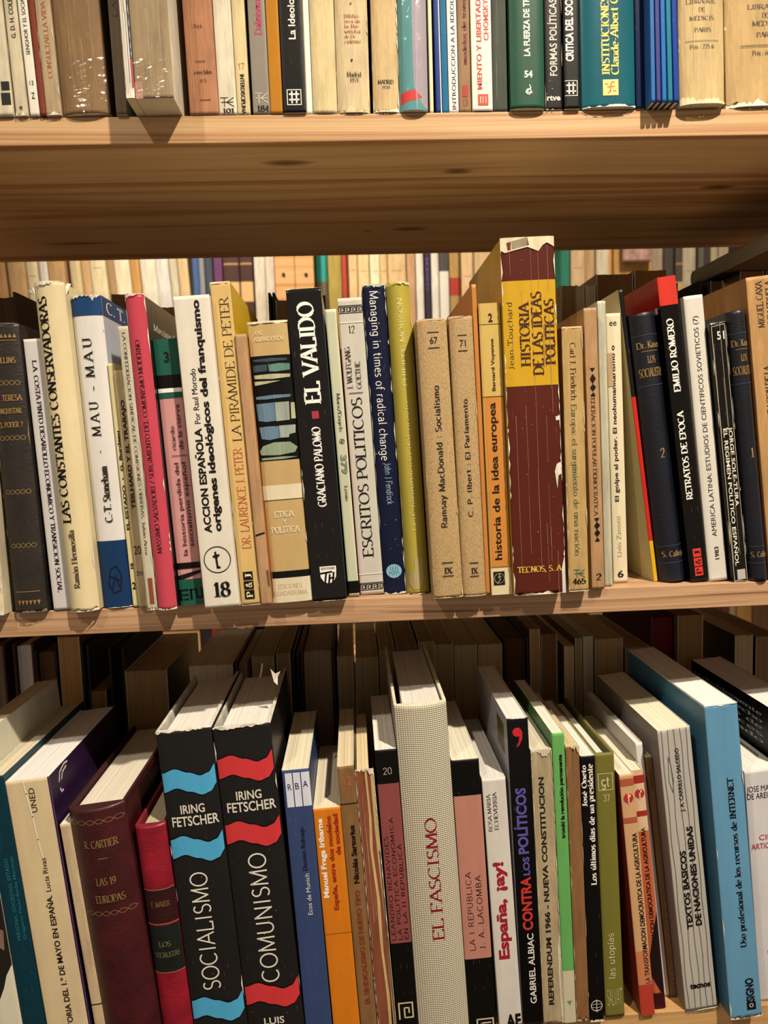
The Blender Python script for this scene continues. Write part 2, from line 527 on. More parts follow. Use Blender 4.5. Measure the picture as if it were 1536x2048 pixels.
def build_sans(jobs):
    """turn every needed block-letter string into flat polygons with the built-in font, all in one go"""
    obs = {}
    full = set()
    for text, bold in jobs:
        full.add((plain(text), bold))
        for i, c in enumerate(text):
            if c in ACCENT:
                full.add((plain(text[:i + 1]), bold))
                full.add((ACCENT[c], bold))
    for key in sorted(full):
        text, bold = key
        cu = bpy.data.curves.new('lettering', 'FONT')
        cu.body = text
        cu.resolution_u = 3
        cu.offset = bold
        cu.fill_mode = 'BOTH'
        ob = bpy.data.objects.new('lettering', cu)
        COL.objects.link(ob)
        obs[key] = ob
    bpy.context.view_layer.update()
    dg = bpy.context.evaluated_depsgraph_get()
    for key, ob in obs.items():
        me = bpy.data.meshes.new_from_object(ob.evaluated_get(dg))
        SANS[key] = ([tuple(v.co[:2]) for v in me.vertices], [tuple(p.vertices) for p in me.polygons])
        bpy.data.meshes.remove(me)
    for ob in obs.values():
        cu = ob.data
        bpy.data.objects.remove(ob)
        bpy.data.curves.remove(cu)

# ------------------------------------------------------------------ books
RND = random.Random(7)
BOLD = {'sans': 0.0, 'sansb': 0.016, 'sansx': 0.036}
SANS_JOBS = []
PENDING = []       # (book, deco entries) done once the block letters exist
WORN = 'EFE4CB'


class Book:
    pass


def spine_y(B, s):
    """depth of the spine's outer face at s metres from its left edge (bulging towards the reader)"""
    u = min(1.0, max(0.0, s / B.W))
    return -B.b * (1 - abs(2 * u - 1) ** B.p)


def spine_cols(B):
    n = 12 if B.p < 5 else 10
    return [B.W * (0.5 - 0.5 * math.cos(math.pi * i / n)) for i in range(n + 1)]


def book_body(B):
    """cover (boards and spine in one folded piece) and page block"""
    W, H, D, t = B.W, B.H, B.D, B.t
    cols = spine_cols(B)
    zs = [0.0, .012, .2, .4, .6, .8, .988, 1.0]
    nz = len(zs) - 1
    outer = [(0.0, D)] + [(s, spine_y(B, s)) for s in cols] + [(W, D)]
    inner = [(W - t, D), (W - t, t * 0.6), (t, t * 0.6), (t, D)]
    loop = outer + inner
    n = len(loop)
    r = random.Random(int(W * 1e6) + int(H * 1e5))
    verts, faces, mi = [], [], []
    bend = B.bow
    for k in range(nz + 1):
        z = H * zs[k]
        for i, (x, y) in enumerate(loop):
            zz = z
            if B.wear and k in (0, nz) and 0 < i < len(outer) - 1:
                zz += (-1 if k else 1) * r.random() ** 2 * B.wear
            yy = y + bend * math.sin(math.pi * zs[k])
            verts.append((x, yy, zz))
    no = len(outer)
    for k in range(nz):
        for i in range(n):
            j = (i + 1) % n
            faces.append((k * n + i, k * n + j, (k + 1) * n + j, (k + 1) * n + i))
            mi.append(1 if i == 0 else (2 if i == no - 2 else (0 if i < no - 1 else 3)))
    # end caps: strips between the outer and the inner outline
    for k in (0, nz):
        o = k * n
        a, b, c, d = o + no, o + no + 1, o + no + 2, o + no + 3
        caps = [[o, d, c, o + 1], [o + no - 2, b, a, o + no - 1]]
        half = 1 + (no - 2) // 2
        for i in range(1, no - 2):
            m0 = c if i < half else b
            caps.append([o + i, m0, o + i + 1])
        caps.append([o + half, c, b])
        for f in caps:
            faces.append(tuple(f if k == nz else reversed(f)))
            mi.append(3)
    me = mesh('cover', verts, faces)
    for m in (cover_mat(B.spine, B.mat), cover_mat(B.left, B.mat), cover_mat(B.right, B.mat), cover_mat(B.edge, 'old')):
        me.materials.append(m)
    for p, m in zip(me.polygons, mi):
        p.material_index = m
        if m == 0:
            p.use_smooth = True
    bm = bmesh.new()
    bm.from_mesh(me)
    bmesh.ops.recalc_face_normals(bm, faces=bm.faces[:])
    bm.to_mesh(me)
    bm.free()
    B.cover = link('cover', me, B.root)
    ov, g0, g1 = B.ov, B.gap[0], B.gap[1]
    x0, x1 = t + g0, W - t - g1
    pm = link('page_block', None or page_block(x0, x1, t * 0.7, D - ov - 0.0002, ov + 0.0001, H - ov - 0.0004, B.hollow), B.root, page_mat(B.pages))
    return pm


def page_block(x0, x1, y0, y1, z0, z1, hollow):
    """stack of leaves; the fore-edge may curve in, and the top is very slightly uneven"""
    nx, ny = 6, 4
    v, f = [], []
    r = random.Random(int((x1 - x0) * 1e6))
    jit = [r.uniform(-.0005, 0) for _ in range(nx + 1)]
    for k in (0, 1):
        for j in range(ny + 1):
            for i in range(nx + 1):
                u = i / nx
                x = x0 + (x1 - x0) * u
                yy = y1 - hollow * (1 - (2 * u - 1) ** 2)
                y = y0 + (yy - y0) * j / ny
                z = z0 if k == 0 else z1 + jit[i]
                v.append((x, y, z))
    m = (nx + 1) * (ny + 1)
    ix = lambda k, j, i: k * m + j * (nx + 1) + i
    for j in range(ny):
        for i in range(nx):
            f.append((ix(0, j, i), ix(0, j + 1, i), ix(0, j + 1, i + 1), ix(0, j, i + 1)))
            f.append((ix(1, j, i), ix(1, j, i + 1), ix(1, j + 1, i + 1), ix(1, j + 1, i)))
    for i in range(nx):
        f.append((ix(0, 0, i), ix(0, 0, i + 1), ix(1, 0, i + 1), ix(1, 0, i)))
        f.append((ix(0, ny, i + 1), ix(0, ny, i), ix(1, ny, i), ix(1, ny, i + 1)))
    for j in range(ny):
        f.append((ix(0, j + 1, 0), ix(0, j, 0), ix(1, j, 0), ix(1, j + 1, 0)))
        f.append((ix(0, j, nx), ix(0, j + 1, nx), ix(1, j + 1, nx), ix(1, j, nx)))
    return mesh('page_block', v, f)


def t_of(B, py):
    """height on the spine (metres from its foot) of a pixel row of the photograph"""
    k = (py - B.py0) / (B.py1 - B.py0)
    return B.t0 + (B.t1 - B.t0) * k


def decal(B, name, polys, col, kind='ink', face='S', lift=None, label=None, kind_tag=None):
    """flat print: polygons given in metres on the spine (S) or on the left / right board (L, R)"""
    B.layer += 1
    off = lift or (0.00012 + 0.00005 * min(B.layer, 8))
    bm = bmesh.new()
    for poly in polys:
        vs = [bm.verts.new((p[0], p[1], 0)) for p in poly]
        try:
            bm.faces.new(vs)
        except ValueError:
            pass
    o = finish_decal(B, name, bm, col, kind, face, off, label)
    if kind_tag:
        o['kind'] = kind_tag


def finish_decal(B, name, bm, col, kind, face, off, label):
    if face == 'S':
        xs = [v.co.x for v in bm.verts]
        lo, hi = min(xs), max(xs)
        for s in spine_cols(B)[1:-1]:
            if lo + 1e-5 < s < hi - 1e-5:
                bmesh.ops.bisect_plane(bm, geom=bm.verts[:] + bm.edges[:] + bm.faces[:], plane_co=(s, 0, 0), plane_no=(1, 0, 0), dist=1e-7)
        if B.bow:
            for k in range(1, 12):
                bmesh.ops.bisect_plane(bm, geom=bm.verts[:] + bm.edges[:] + bm.faces[:], plane_co=(0, B.H * k / 12, 0), plane_no=(0, 1, 0), dist=1e-7)
    for v in bm.verts:
        s, t = v.co.x, v.co.y
        if face == 'S':
            e = min(s, B.W - s) / B.W
            v.co = Vector((s, spine_y(B, s) - off + B.bow * math.sin(math.pi * t / B.H), t))
        elif face == 'R':
            v.co = Vector((B.W + .00004 + off * .15, s, t))
        else:
            v.co = Vector((-.00004 - off * .15, s, t))
    bm.normal_update()
    want = {'S': Vector((0, -1, 0)), 'R': Vector((1, 0, 0)), 'L': Vector((-1, 0, 0))}[face]
    for f in bm.faces:
        if f.normal.dot(want) < 0:
            f.normal_flip()
    me = bpy.data.meshes.new(name)
    bm.to_mesh(me)
    bm.free()
    o = link(name, me, B.root, cover_mat(col, kind))
    if label:
        o['label'] = label
    return o


def fit(verts, o, x0, x1, t0, t1, adv, ymax=1.0):
    """place text (advance adv, cap height ymax) into the box; o: ^ reads upwards, v downwards, - level"""
    out = []
    for (a, b) in verts:
        a /= adv
        b /= ymax
        if o == '^':
            out.append((x1 + (x0 - x1) * b, t0 + (t1 - t0) * a))
        elif o == 'v':
            out.append((x0 + (x1 - x0) * b, t1 + (t0 - t1) * a))
        else:
            out.append((x0 + (x1 - x0) * a, t0 + (t1 - t0) * b))
    return out


def ell(cx, cy, rx, ry, n=28, a0=0, a1=360):
    return [(cx + rx * math.cos(math.radians(a0 + (a1 - a0) * i / n)), cy + ry * math.sin(math.radians(a0 + (a1 - a0) * i / n))) for i in range(n)]


def ring_polys(cx, cy, rx, ry, w, n=28, a0=0, a1=360):
    o = [(cx + (rx) * math.cos(math.radians(a0 + (a1 - a0) * i / n)), cy + (ry) * math.sin(math.radians(a0 + (a1 - a0) * i / n))) for i in range(n + 1)]
    q = [(cx + (rx - w) * math.cos(math.radians(a0 + (a1 - a0) * i / n)), cy + (ry - w) * math.sin(math.radians(a0 + (a1 - a0) * i / n))) for i in range(n + 1)]
    return [[o[i], o[i + 1], q[i + 1], q[i]] for i in range(n)]


def stroke(pts, w):
    """polyline of constant width"""
    out = []
    for (a, b) in zip(pts, pts[1:]):
        d = Vector((b[0] - a[0], b[1] - a[1]))
        if d.length < 1e-9:
            continue
        d.normalize()
        nx, ny = -d.y * w / 2, d.x * w / 2
        e = d * (w * .4)
        out.append([(a[0] + nx - e.x, a[1] + ny - e.y), (a[0] - nx - e.x, a[1] - ny - e.y), (b[0] - nx + e.x, b[1] - ny + e.y), (b[0] + nx + e.x, b[1] + ny + e.y)])
    return out


def do_deco(B, e):
    k = e[0]
    W, H = B.W, B.H
    X = lambda u: u * W
    T = lambda py: min(H * 1.0, max(0.0, t_of(B, py))) if B.clip else t_of(B, py)
    opt = e[-1] if isinstance(e[-1], dict) else {}
    face = opt.get('f', 'S')
    if face != 'S':
        X = lambda u: u * B.D
    nm = opt.get('n')
    if k == 't':                       # text, font, colour, direction, u0, u1, y0, y1
        _, text, font, col, o, u0, u1, ya, yb = e[:9]
        t0, t1 = sorted((t_of(B, ya), t_of(B, yb)))
        if face == 'L':
            X = lambda u: (1 - u) * B.D
        kind = opt.get('k', 'ink')
        name = nm or 'title_lettering'
        if font in PEN:
            quads, adv = pen_polys(text, font)
            polys = [fit(q, o, X(u0), X(u1), t0, t1, adv) for q in quads]
            decal(B, name, polys, col, kind, face)
        else:
            vs, fs = sans_polys(text, BOLD[font])
            if not vs:
                return
            cap = SANS[('H', BOLD[font])][0]
            cy0, cy1 = min(v[1] for v in cap), max(v[1] for v in cap)
            ax0, ax1 = min(v[0] for v in vs), max(v[0] for v in vs)
            pts = fit([(v[0] - ax0, v[1] - cy0) for v in vs], o, X(u0), X(u1), t0, t1, ax1 - ax0, cy1 - cy0)
            B.layer += 1
            bm = bmesh.new()
            bv = [bm.verts.new((p[0], p[1], 0)) for p in pts]
            for f in fs:
                try:
                    bm.faces.new([bv[i] for i in f])
                except ValueError:
                    pass
            finish_decal(B, name, bm, col, kind, face, 0.00012 + 0.00005 * min(B.layer, 8), None)
    elif k == 'r':                     # band / rectangle: colour, u0, u1, y0, y1
        _, col, u0, u1, ya, yb = e[:6]
        t0, t1 = sorted((T(ya), T(yb)))
        decal(B, nm or 'colour_band', [[(X(u0), t0), (X(u1), t0), (X(u1), t1), (X(u0), t1)]], col, opt.get('k', B.mat if B.mat in ('paper', 'gloss', 'old', 'leather') else 'ink'), face)
    elif k == 'p':                     # polygons in (u, pixel row)
        _, col, polys = e[:3]
        polys = [[(X(u), T(py)) for (u, py) in q] for q in polys]
        if nm in ('picture_patch', 'torn_paper', 'diamond_ornament'):
            for q in polys:
                decal(B, nm, [q], col, opt.get('k', 'ink' if nm[0] == 'd' else 'old'), face)
        else:
            decal(B, nm or 'emblem', polys, col, opt.get('k', 'ink'), face)
    elif k == 's':                     # strokes: colour, width in mm, lists of (u, row)
        _, col, w, lines = e[:4]
        polys = []
        for q in lines:
            polys += stroke([(X(u), t_of(B, py)) for (u, py) in q], w / 1000)
        decal(B, nm or 'line_ornament', polys, col, opt.get('k', 'ink'), face)
    elif k == 'o':                     # disc or ring: colour, u, row, radius mm, ring width mm (0 = disc)
        _, col, u, py, rad, wd = e[:6]
        ry = opt.get('ry', rad)
        c = (X(u), t_of(B, py))
        polys = ring_polys(c[0], c[1], rad / 1000, ry / 1000, wd / 1000) if wd else [ell(c[0], c[1], rad / 1000, ry / 1000)]
        decal(B, nm or 'emblem', polys, col, opt.get('k', 'ink'), face)
    elif k == 'w':                     # wave band: colour, rows of the mid line, half height in px
        _, col, py, hp = e[:4]
        n = 28
        polys = []
        ctl = [(0, 1), (.26, -7), (.5, 2), (.72, 10), (.86, 6), (1, -10)]

        def mid(u):
            for (a, ya), (b, yb) in zip(ctl, ctl[1:]):
                if u <= b:
                    k_ = (u - a) / (b - a)
                    return py + ya + (yb - ya) * (3 * k_ * k_ - 2 * k_ ** 3)
            return py
        for i in range(n):
            a, b = .02 + .96 * i / n, .02 + .96 * (i + 1) / n
            polys.append([(X(a), t_of(B, mid(a) + hp)), (X(b), t_of(B, mid(b) + hp)), (X(b), t_of(B, mid(b) - hp)), (X(a), t_of(B, mid(a) - hp))])
        decal(B, nm or 'wave_band', polys, col, 'paper', face)
    elif k == 'key':                   # greek key band between two rows
        _, col, ya, yb = e[:4]
        t0, t1 = sorted((t_of(B, ya), t_of(B, yb)))
        h = t1 - t0
        w = h * .11
        lines = [[(0.0005, t0), (W - .0005, t0)], [(0.0005, t1), (W - .0005, t1)]]
        nrep = 4
        step = W / nrep
        for i in range(nrep):
            x = i * step + step * .08
            a = step * .84
            lines.append([(x, t0 + h * .2), (x, t1 - h * .2), (x + a, t1 - h * .2), (x + a, t0 + h * .22), (x + a * .35, t0 + h * .22), (x + a * .35, t0 + h * .56), (x + a * .68, t0 + h * .56)])
        polys = []
        for q in lines:
            polys += stroke(q, w)
        decal(B, 'greek_key_band', polys, col, 'ink')
    elif k == 'wear':                  # ragged bare paper: at head (mm), at foot (mm), along the two edges (0..1)
        _, head, foot, edge = e[:4]
        col = opt.get('c', WORN)
        r = random.Random(int(W * 1e7) % 9973)
        polys = []
        for amt, base, sg in ((head, H, -1), (foot, 0.0, 1)):
            if not amt:
                continue
            n = 26
            prev = None
            val = .4
            for i in range(n + 1):
                val = min(1, max(.05, val + r.uniform(-.42, .42)))
                p = (W * i / n, val * amt / 1000)
                if prev:
                    polys.append([(prev[0], base), (p[0], base), (p[0], base + sg * p[1]), (prev[0], base + sg * prev[1])])
                prev = p
        if edge:
            for sx in (0, 1):
                tt = 0.0
                while tt < H:
                    ln = r.uniform(.003, .02)
                    if r.random() < edge:
                        w0 = min(r.uniform(.0003, .0011), W * .05)
                        m = tt + ln * r.uniform(.3, .7)
                        x = 0.0 if sx == 0 else W
                        s = 1 if sx == 0 else -1
                        polys.append([(x, tt), (x, min(H, tt + ln)), (x + s * w0, min(H, m))] if sx == 0 else [(x, tt), (x + s * w0, min(H, m)), (x, min(H, tt + ln))])
                    tt += ln
        if polys:
            decal(B, 'worn_edge', polys, col, 'old', 'S', 0.00075, kind_tag='stuff')
    elif k == 'crease':                # pale reading creases running along the spine: colour, list of u
        _, col, us = e[:3]
        r = random.Random(int(W * 1e7) % 7919)
        polys = []
        for u in us:
            tt = H * r.uniform(0, .1)
            while tt < H * .97:
                ln = r.uniform(.01, .05)
                if r.random() < .7:
                    x = X(u) + r.uniform(-.0002, .0002)
                    polys += stroke([(x, tt), (x + r.uniform(-.0002, .0002), min(H, tt + ln))], r.uniform(.00008, .00028))
                tt += ln
        decal(B, 'reading_creases', polys, col, 'old', kind_tag='stuff')
    elif k == 'scuff':                 # small chips of bare paper: colour, count
        _, col, cnt = e[:3]
        r = random.Random(int(W * 1e7) % 6007)
        polys = []
        for _i in range(cnt):
            x, y, s = r.uniform(.05, .95) * W, r.uniform(.02, .98) * H, r.uniform(.0001, .0004)
            a = r.uniform(0, 6.28)
            polys.append([(x + s * math.cos(a + j * 1.57) * r.uniform(.4, 1.6), y + s * math.sin(a + j * 1.57) * r.uniform(.4, 1.8)) for j in range(4)])
        decal(B, 'scuff_marks', polys, col, 'old', kind_tag='stuff')
    elif k == 'scrap':                 # torn corner: u, row, depth (mm), outline in mm
        scrap(B, e[1] * W, e[3] / 1000, t_of(B, e[2]), e[4])
    elif k == 'film':                  # clear plastic sleeve around the book
        film(B, e[1])


def scrap(B, x, y, t, pts, col=WORN):
    """loose torn corner of paper: bent outline given in mm round a point of the book"""
    v = [(x + a / 1000, y + c / 1000, t + b_ / 1000) for (a, b_, c) in pts]
    v += [(p[0], p[1] + .0003, p[2]) for p in v]
    n = len(pts)
    f = [tuple(range(n)), tuple(reversed(range(n, 2 * n)))] + [(i, (i + 1) % n, n + (i + 1) % n, n + i) for i in range(n)]
    o = link('torn_scrap', mesh('torn_scrap', v, f), B.root, cover_mat(col, 'old'))
    o['label'] = 'loose scrap of torn paper'


def film(B, up):
    """crinkled clear sleeve: a loose shell round spine and boards, open at the top"""
    r = random.Random(int(B.W * 1e7) % 5003)
    g, q = 0.0012, 0.0001
    cols = spine_cols(B)
    path = [(-q, B.D * .8), (-q, B.D * .4)] + [(-q if i == 0 else (B.W + q if i == len(cols) - 1 else s), spine_y(B, s) - (g if 0 < i < len(cols) - 1 else 0)) for i, s in enumerate(cols)] + [(B.W + q, B.D * .4), (B.W + q, B.D * .8)]
    nz = 26
    v, f = [], []
    n = len(path)
    for k in range(nz + 1):
        z = -0.0 + B.H * up * k / nz
        for i, (x, y) in enumerate(path):
            a = .0005
            if x < 0 or x > B.W:
                v.append((x + (1 if x > 0 else -1) * 0.0, y, z))
            else:
                v.append((x, y - r.uniform(0, a), z + (r.uniform(-a, a) if 0 < k < nz else 0)))
    for k in range(nz):
        for i in range(n - 1):
            f.append((k * n + i, k * n + i + 1, (k + 1) * n + i + 1, (k + 1) * n + i))
    o = link('plastic_sleeve', mesh('plastic_sleeve', v, f), B.root, film_mat())
    o['label'] = 'clear crinkled plastic sleeve'


ROWS = {'T': (SHELF_TOP, []), 'M': (SHELF_MID, []), 'B': (SHELF_BOT, [])}


def bk(row, px, spine, label, kind='p', deco=(), left=None, right=None, pages='E2D3B0', D=None, H=None, Y=None, mat=None, b=None, p=None,
       wear=0.0, edge=None, gap=(0, 0), group=None, name=None, minw=0.0, bow=0.0, clip=True, hollow=0.0):
    """queue one book of the front row; px = x left, x right, y at a high level and x left, x right, y at a low level of its spine"""
    z0, lst = ROWS[row]
    xTL, xTR, yT, xLL, xLR, yL = px
    if Y is None:
        Y = at_z((xLL + xLR) / 2, yL, z0).y
    a, c = at_y(xTL, yT, Y), at_y(xTR, yT, Y)
    d, e = at_y(xLL, yL, Y), at_y(xLR, yL, Y)
    B = Book()
    hi, lo = (a + c) / 2, (d + e) / 2
    tilt = math.atan2(hi.x - lo.x, hi.z - lo.z)
    ct = math.cos(tilt)
    B.W = max(minw, ((c.x - a.x) + (e.x - d.x)) / 2 * ct)
    B.Y, B.tilt, B.z0 = Y, tilt, z0
    B.H = H if H else (hi.z - z0) / ct
    foot = lo.x + (z0 - lo.z) * math.tan(tilt)          # centre of the foot on the board
    B.xc = foot
    B.py0, B.py1 = yL, yT
    B.t0, B.t1 = (lo.z - z0) / ct, (hi.z - z0) / ct
    B.kind = kind
    B.t = 0.0022 if kind == 'h' else 0.0005
    B.ov = 0.0030 if kind == 'h' else 0.0
    B.mat = mat or ('cloth' if kind == 'h' else 'paper')
    B.D = D or max(0.105, min(0.140, B.H * 0.65))
    B.spine, B.left, B.right = spine, left or spine, right or spine
    B.edge = edge or (spine if kind == 'h' else 'E6DAC0')
    B.pages = pages
    B.b = b if b is not None else (B.W * 0.12 if kind == 'h' else 0.0005)
    B.p = p or (2.3 if kind == 'h' else 9.0)
    B.wear, B.gap, B.bow, B.clip, B.hollow = wear, gap, bow, clip, hollow
    B.label, B.group = label, group
    B.name = name or ('hardcover_book' if kind == 'h' else 'paperback_book')
    B.deco = list(deco)
    B.layer = 0
    for q in B.deco:
        if q[0] == 't' and q[2] in BOLD:
            SANS_JOBS.append((q[1], BOLD[q[2]]))
    lst.append(B)
    return B


def edges(B, z):
    """left and right x of a book at height z above the board"""
    x = B.xc + z * math.tan(B.tilt)
    h = B.W / 2 / math.cos(B.tilt)
    return x - h, x + h


def settle(lst):
    """let neighbours touch instead of pushing into one another"""
    for _ in range(60):
        for A, B in zip(lst, lst[1:]):
            h = min(A.H * math.cos(A.tilt), B.H * math.cos(B.tilt))
            over = max(edges(A, z)[1] - edges(B, z)[0] for z in (0.0, h)) + 0.0003
            if over > 0:
                # first straighten the lean difference a little, then give way on both sides
                dt = B.tilt - A.tilt
                if abs(dt) > 0.002 and _ < 40:
                    A.tilt += dt * 0.12
                    B.tilt -= dt * 0.12
                wa, wb = A.W, B.W
                ga = over * 0.5
                A.xc -= ga * 0.5
                B.xc += ga * 0.5
                if _ < 40:
                    A.W = max(A.W * 0.985, A.W - ga * 0.25)
                    B.W = max(B.W * 0.985, B.W - ga * 0.25)


def place(B):
    dz = B.W * math.sin(B.tilt) if B.tilt > 0 else 0.0
    x = B.xc - B.W / 2 / math.cos(B.tilt)
    if B.tilt > 0:
        x = B.xc + B.W / 2 / math.cos(B.tilt) - B.W * math.cos(B.tilt)
    B.root = empty(B.name, (x, B.Y, B.z0 + dz + .0003), (0, B.tilt, 0))
    tag(B.root, B.label, 'book', B.group)
    book_body(B)


def finish_rows():
    for z0, lst in ROWS.values():
        settle(lst)
        for B in lst:
            place(B)
    SANS_JOBS.extend([('H', v) for v in BOLD.values()])
    build_sans(SANS_JOBS)
    for z0, lst in ROWS.values():
        for B in lst:
            for e in B.deco:
                do_deco(B, e)

# ------------------------------------------------------------------ the front rows, left to right
K, WH, RD, GOLD = '17130F', 'F1E8D6', 'C8202A', 'AE8A4E'


def gold_band(y, n=5, u0=.12, u1=.9):
    """twisted-rope rule in gilt"""
    out = []
    for k in range(n):
        a, b = u0 + (u1 - u0) * k / n, u0 + (u1 - u0) * (k + 1) / n
        m = (a + b) / 2
        out += [[(a, y), (m - (b - a) * .18, y - 4), (m + (b - a) * .18, y - 4), (b, y)], [(a, y), (m - (b - a) * .18, y + 4), (m + (b - a) * .18, y + 4), (b, y)]]
    return ('s', GOLD, .35, out, {'n': 'gilt_band', 'k': 'gold'})


def rule(col, y, u0=0.0, u1=1.0, w=.35, **k):
    return ('s', col, w, [[(u0, y), (u1, y)]], dict({'n': 'rule'}, **k))


def squares(letters, col, ink, u0, u1, rows):
    """three little squares with one upturned letter each"""
    out = []
    for ch, (ya, yb) in zip(letters, rows):
        out.append(('r', col, u0, u1, ya, yb, {'n': 'emblem', 'k': 'ink'}))
        out.append(('t', ch, 'serifb', ink, '^', u0 + (u1 - u0) * .2, u0 + (u1 - u0) * .82, ya + 4, yb - 4, {'n': 'emblem_lettering'}))
    return out


def two_mark(col, y0, y1, u0, u1, w=.45):
    """the bracket-and-T device of a paperback series"""
    h = y1 - y0
    U = lambda a: u0 + (u1 - u0) * a
    return ('s', col, w, [[(U(0), y0), (U(.55), y0)], [(U(.28), y0), (U(.28), y1)], [(U(.45), y0 + h * .5), (U(1), y0)], [(U(.45), y0 + h * .5), (U(1), y1)], [(U(.05), y0 + h * .5), (U(.95), y0 + h * .5)]], {'n': 'emblem'})


# ---- upper shelf (only the feet of these books are in the frame; TH is the height of a book there)
def tb(px, yb, spine, label, H, kind='p', **k):
    a, b, c, d = px
    return bk('T', (a, b, 0, c, d, yb), spine, label, kind, H=H, **k)


tb((-34, 6, -12, 32), 234, 'D9CBA9', 'cream paperback with a black block mark, first on the left of the top shelf', .20, mat='old', deco=[('r', K, .55, .95, 165, 183, {'n': 'emblem'}), ('r', K, .5, .95, 188, 212, {'n': 'emblem'})])
tb((7, 33, 33, 59), 234, 'D8C9A4', 'cream paperback with bold black capitals G. D. H. on its narrow spine', .19, mat='old', deco=[('t', 'G. D. H. COLE', 'sansb', K, '^', .35, .72, 0, 78), ('t', 'a', 'med', K, '^', .25, .6, 214, 222), ('wear', 0, 2.5, .2)])
tb((33, 53, 59, 81), 234, 'E9DFC8', 'white paperback lettered SENGHOR Y EL SOCIALISMO on the top shelf', .195, deco=[('t', 'SENGHOR Y EL SOCIA', 'sans', K, '^', .35, .75, 0, 111), ('t', '13', 'sans', K, '-', .35, .75, 163, 172), ('t', 'Z', 'sans', K, '-', .4, .75, 187, 199)])
tb((53, 66, 81, 93), 233, '8C3318', 'thin rust-red book between a white and a stained beige paperback', .19, kind='h', mat='cloth')
tb((66, 98, 93, 127), 233, 'B79E76', 'stained beige paperback with faded red capitals on the top shelf', .195, mat='old', deco=[('t', 'CONSULTAR LA VIDA', 'serif', 'A85A3C', '^', .4, .68, 6, 158), ('wear', 0, 2, .4)])
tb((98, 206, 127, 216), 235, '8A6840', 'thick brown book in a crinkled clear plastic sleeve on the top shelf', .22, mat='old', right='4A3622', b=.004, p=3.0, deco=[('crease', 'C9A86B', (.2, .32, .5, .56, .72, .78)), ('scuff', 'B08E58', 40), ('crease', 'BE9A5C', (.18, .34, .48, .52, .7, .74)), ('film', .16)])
tb((214, 238, 234, 254), 231, '77644A', 'dull grey-brown booklet with faint LA standing beside the dark gap', .21, mat='old', deco=[('t', 'LA', 'light', '3C3040', '^', .4, .8, 4, 36)])
tb((239, 256, 254, 274), 199, 'E6DCC8', 'white booklet with frayed page edges and a blue and red stripe', .20, right='33405E', Y=None, mat='old', deco=[('r', '2E3A52', .8, 1, 0, 120), ('r', 'B84250', .8, 1, 120, 180), ('wear', 0, 6, .9), ('crease', '4A4238', (.35, .55))])
tb((258, 341, 275, 350), 199, '9C8460', 'thick grey-brown book overhanging the top shelf in clear plastic', .20, mat='old', left='7F684A', right='D9CDB2', deco=[('crease', 'D8C79F', (.42, .44, .75)), ('r', 'C9927A', 0, .2, 165, 199, {'k': 'old'}), ('film', .12)])
tb((353, 411, 375, 436), 231, 'B0764E', 'faded salmon-brown old paperback with small black print on the top shelf', .19, mat='old', right='D79A76', deco=[('t', 'Utopi', 'serif', '4A2C1C', '-', .28, .62, 50, 58), ('t', 'Senador', 'serif', '5A3A28', '-', .28, .66, 121, 127), ('t', 'Gesever Ballons', 'serif', K, '-', .2, .86, 142, 150), ('t', '1971', 'serif', '4A2C1C', '-', .42, .65, 160, 167), rule(K, 202, .4, .75, .4), ('crease', 'DDA27C', (.2, .3, .55))])
tb((427, 467, 441, 474), 231, 'DDD0B2', 'cream paperback numbered 101 under a black device', .18, mat='old', deco=[two_mark(K, 197, 215, .12, .85), ('t', '101', 'serifb', K, '-', .2, .85, 219, 228)])
tb((468, 491, 475, 505), 231, 'DCC58E', 'yellowed paperback with INTERDISCIPLINA running down its spine', .185, mat='old', deco=[('t', '17', 'med', 'C06A3C', '-', .25, .75, 128, 140), ('t', 'INTERDISCIPLINA', 'sansb', K, 'v', .35, .68, 150, 230)])
tb((491, 527, 505, 541), 230, '8C8272', 'grey paperback numbered 184 with a pink title on the top shelf', .18, deco=[('t', 'Dalinismo', 'serifb', 'C0486A', '^', .35, .75, 0, 70), two_mark('D8CDB8', 188, 208, .2, .9), ('t', '184', 'serifb', K, '-', .25, .95, 213, 225)])
tb((527, 555, 541, 567), 229, 'B77A26', 'narrow ochre book beside the black paperback on the top shelf', .20, mat='gloss')
tb((555, 604, 567, 613), 227, '1E1C1C', 'black paperback with white title La Ideolo and a framed white mark', .185, edge='E8DFCB', right='EDE3CF', deco=[('t', 'La Ideolo', 'sansb', WH, '^', .38, .68, 0, 80), ('s', WH, .5, [[(.2, 181), (.8, 181), (.8, 211), (.2, 211), (.2, 181)]], {'n': 'emblem'}), ('s', WH, 1.0, [[(.3, 190), (.7, 190)], [(.3, 201), (.7, 201)], [(.4, 185), (.4, 207)], [(.6, 185), (.6, 207)]], {'n': 'emblem'})])
tb((604, 617, 613, 626), 230, 'EAE1CE', 'thin white booklet against the black paperback on the top shelf', .19, name='booklet')
tb((618, 669, 626, 675), 229, 'D6C08A', 'plain yellowish-cream book without lettering on the top shelf', .20, mat='old', b=.0015, p=4)
tb((670, 736, 675, 742), 229, 'D2BA8C', 'old beige paperback dated Madrid 1921 with a frayed foot', .19, mat='old', b=.002, p=3.5, deco=[('t', x, 'serif', '9C4A34', '-', .28, .78 - .1 * (i == 4), 33 + i * 10, 40 + i * 10) for i, x in enumerate(('Biblio-', 'teca de', 'la Re-', 'vista', 'de Oc-', 'cidente'))] + [('t', 'Madrid', 'serif', '2A221A', '-', .32, .76, 147, 157), ('t', '1921', 'serif', '2A221A', '-', .4, .68, 160, 168), ('o', K, .5, 12, .5, 0), ('o', K, .48, 124, .7, 0), ('wear', 0, 4, .3, {'c': 'DDC69A'})])
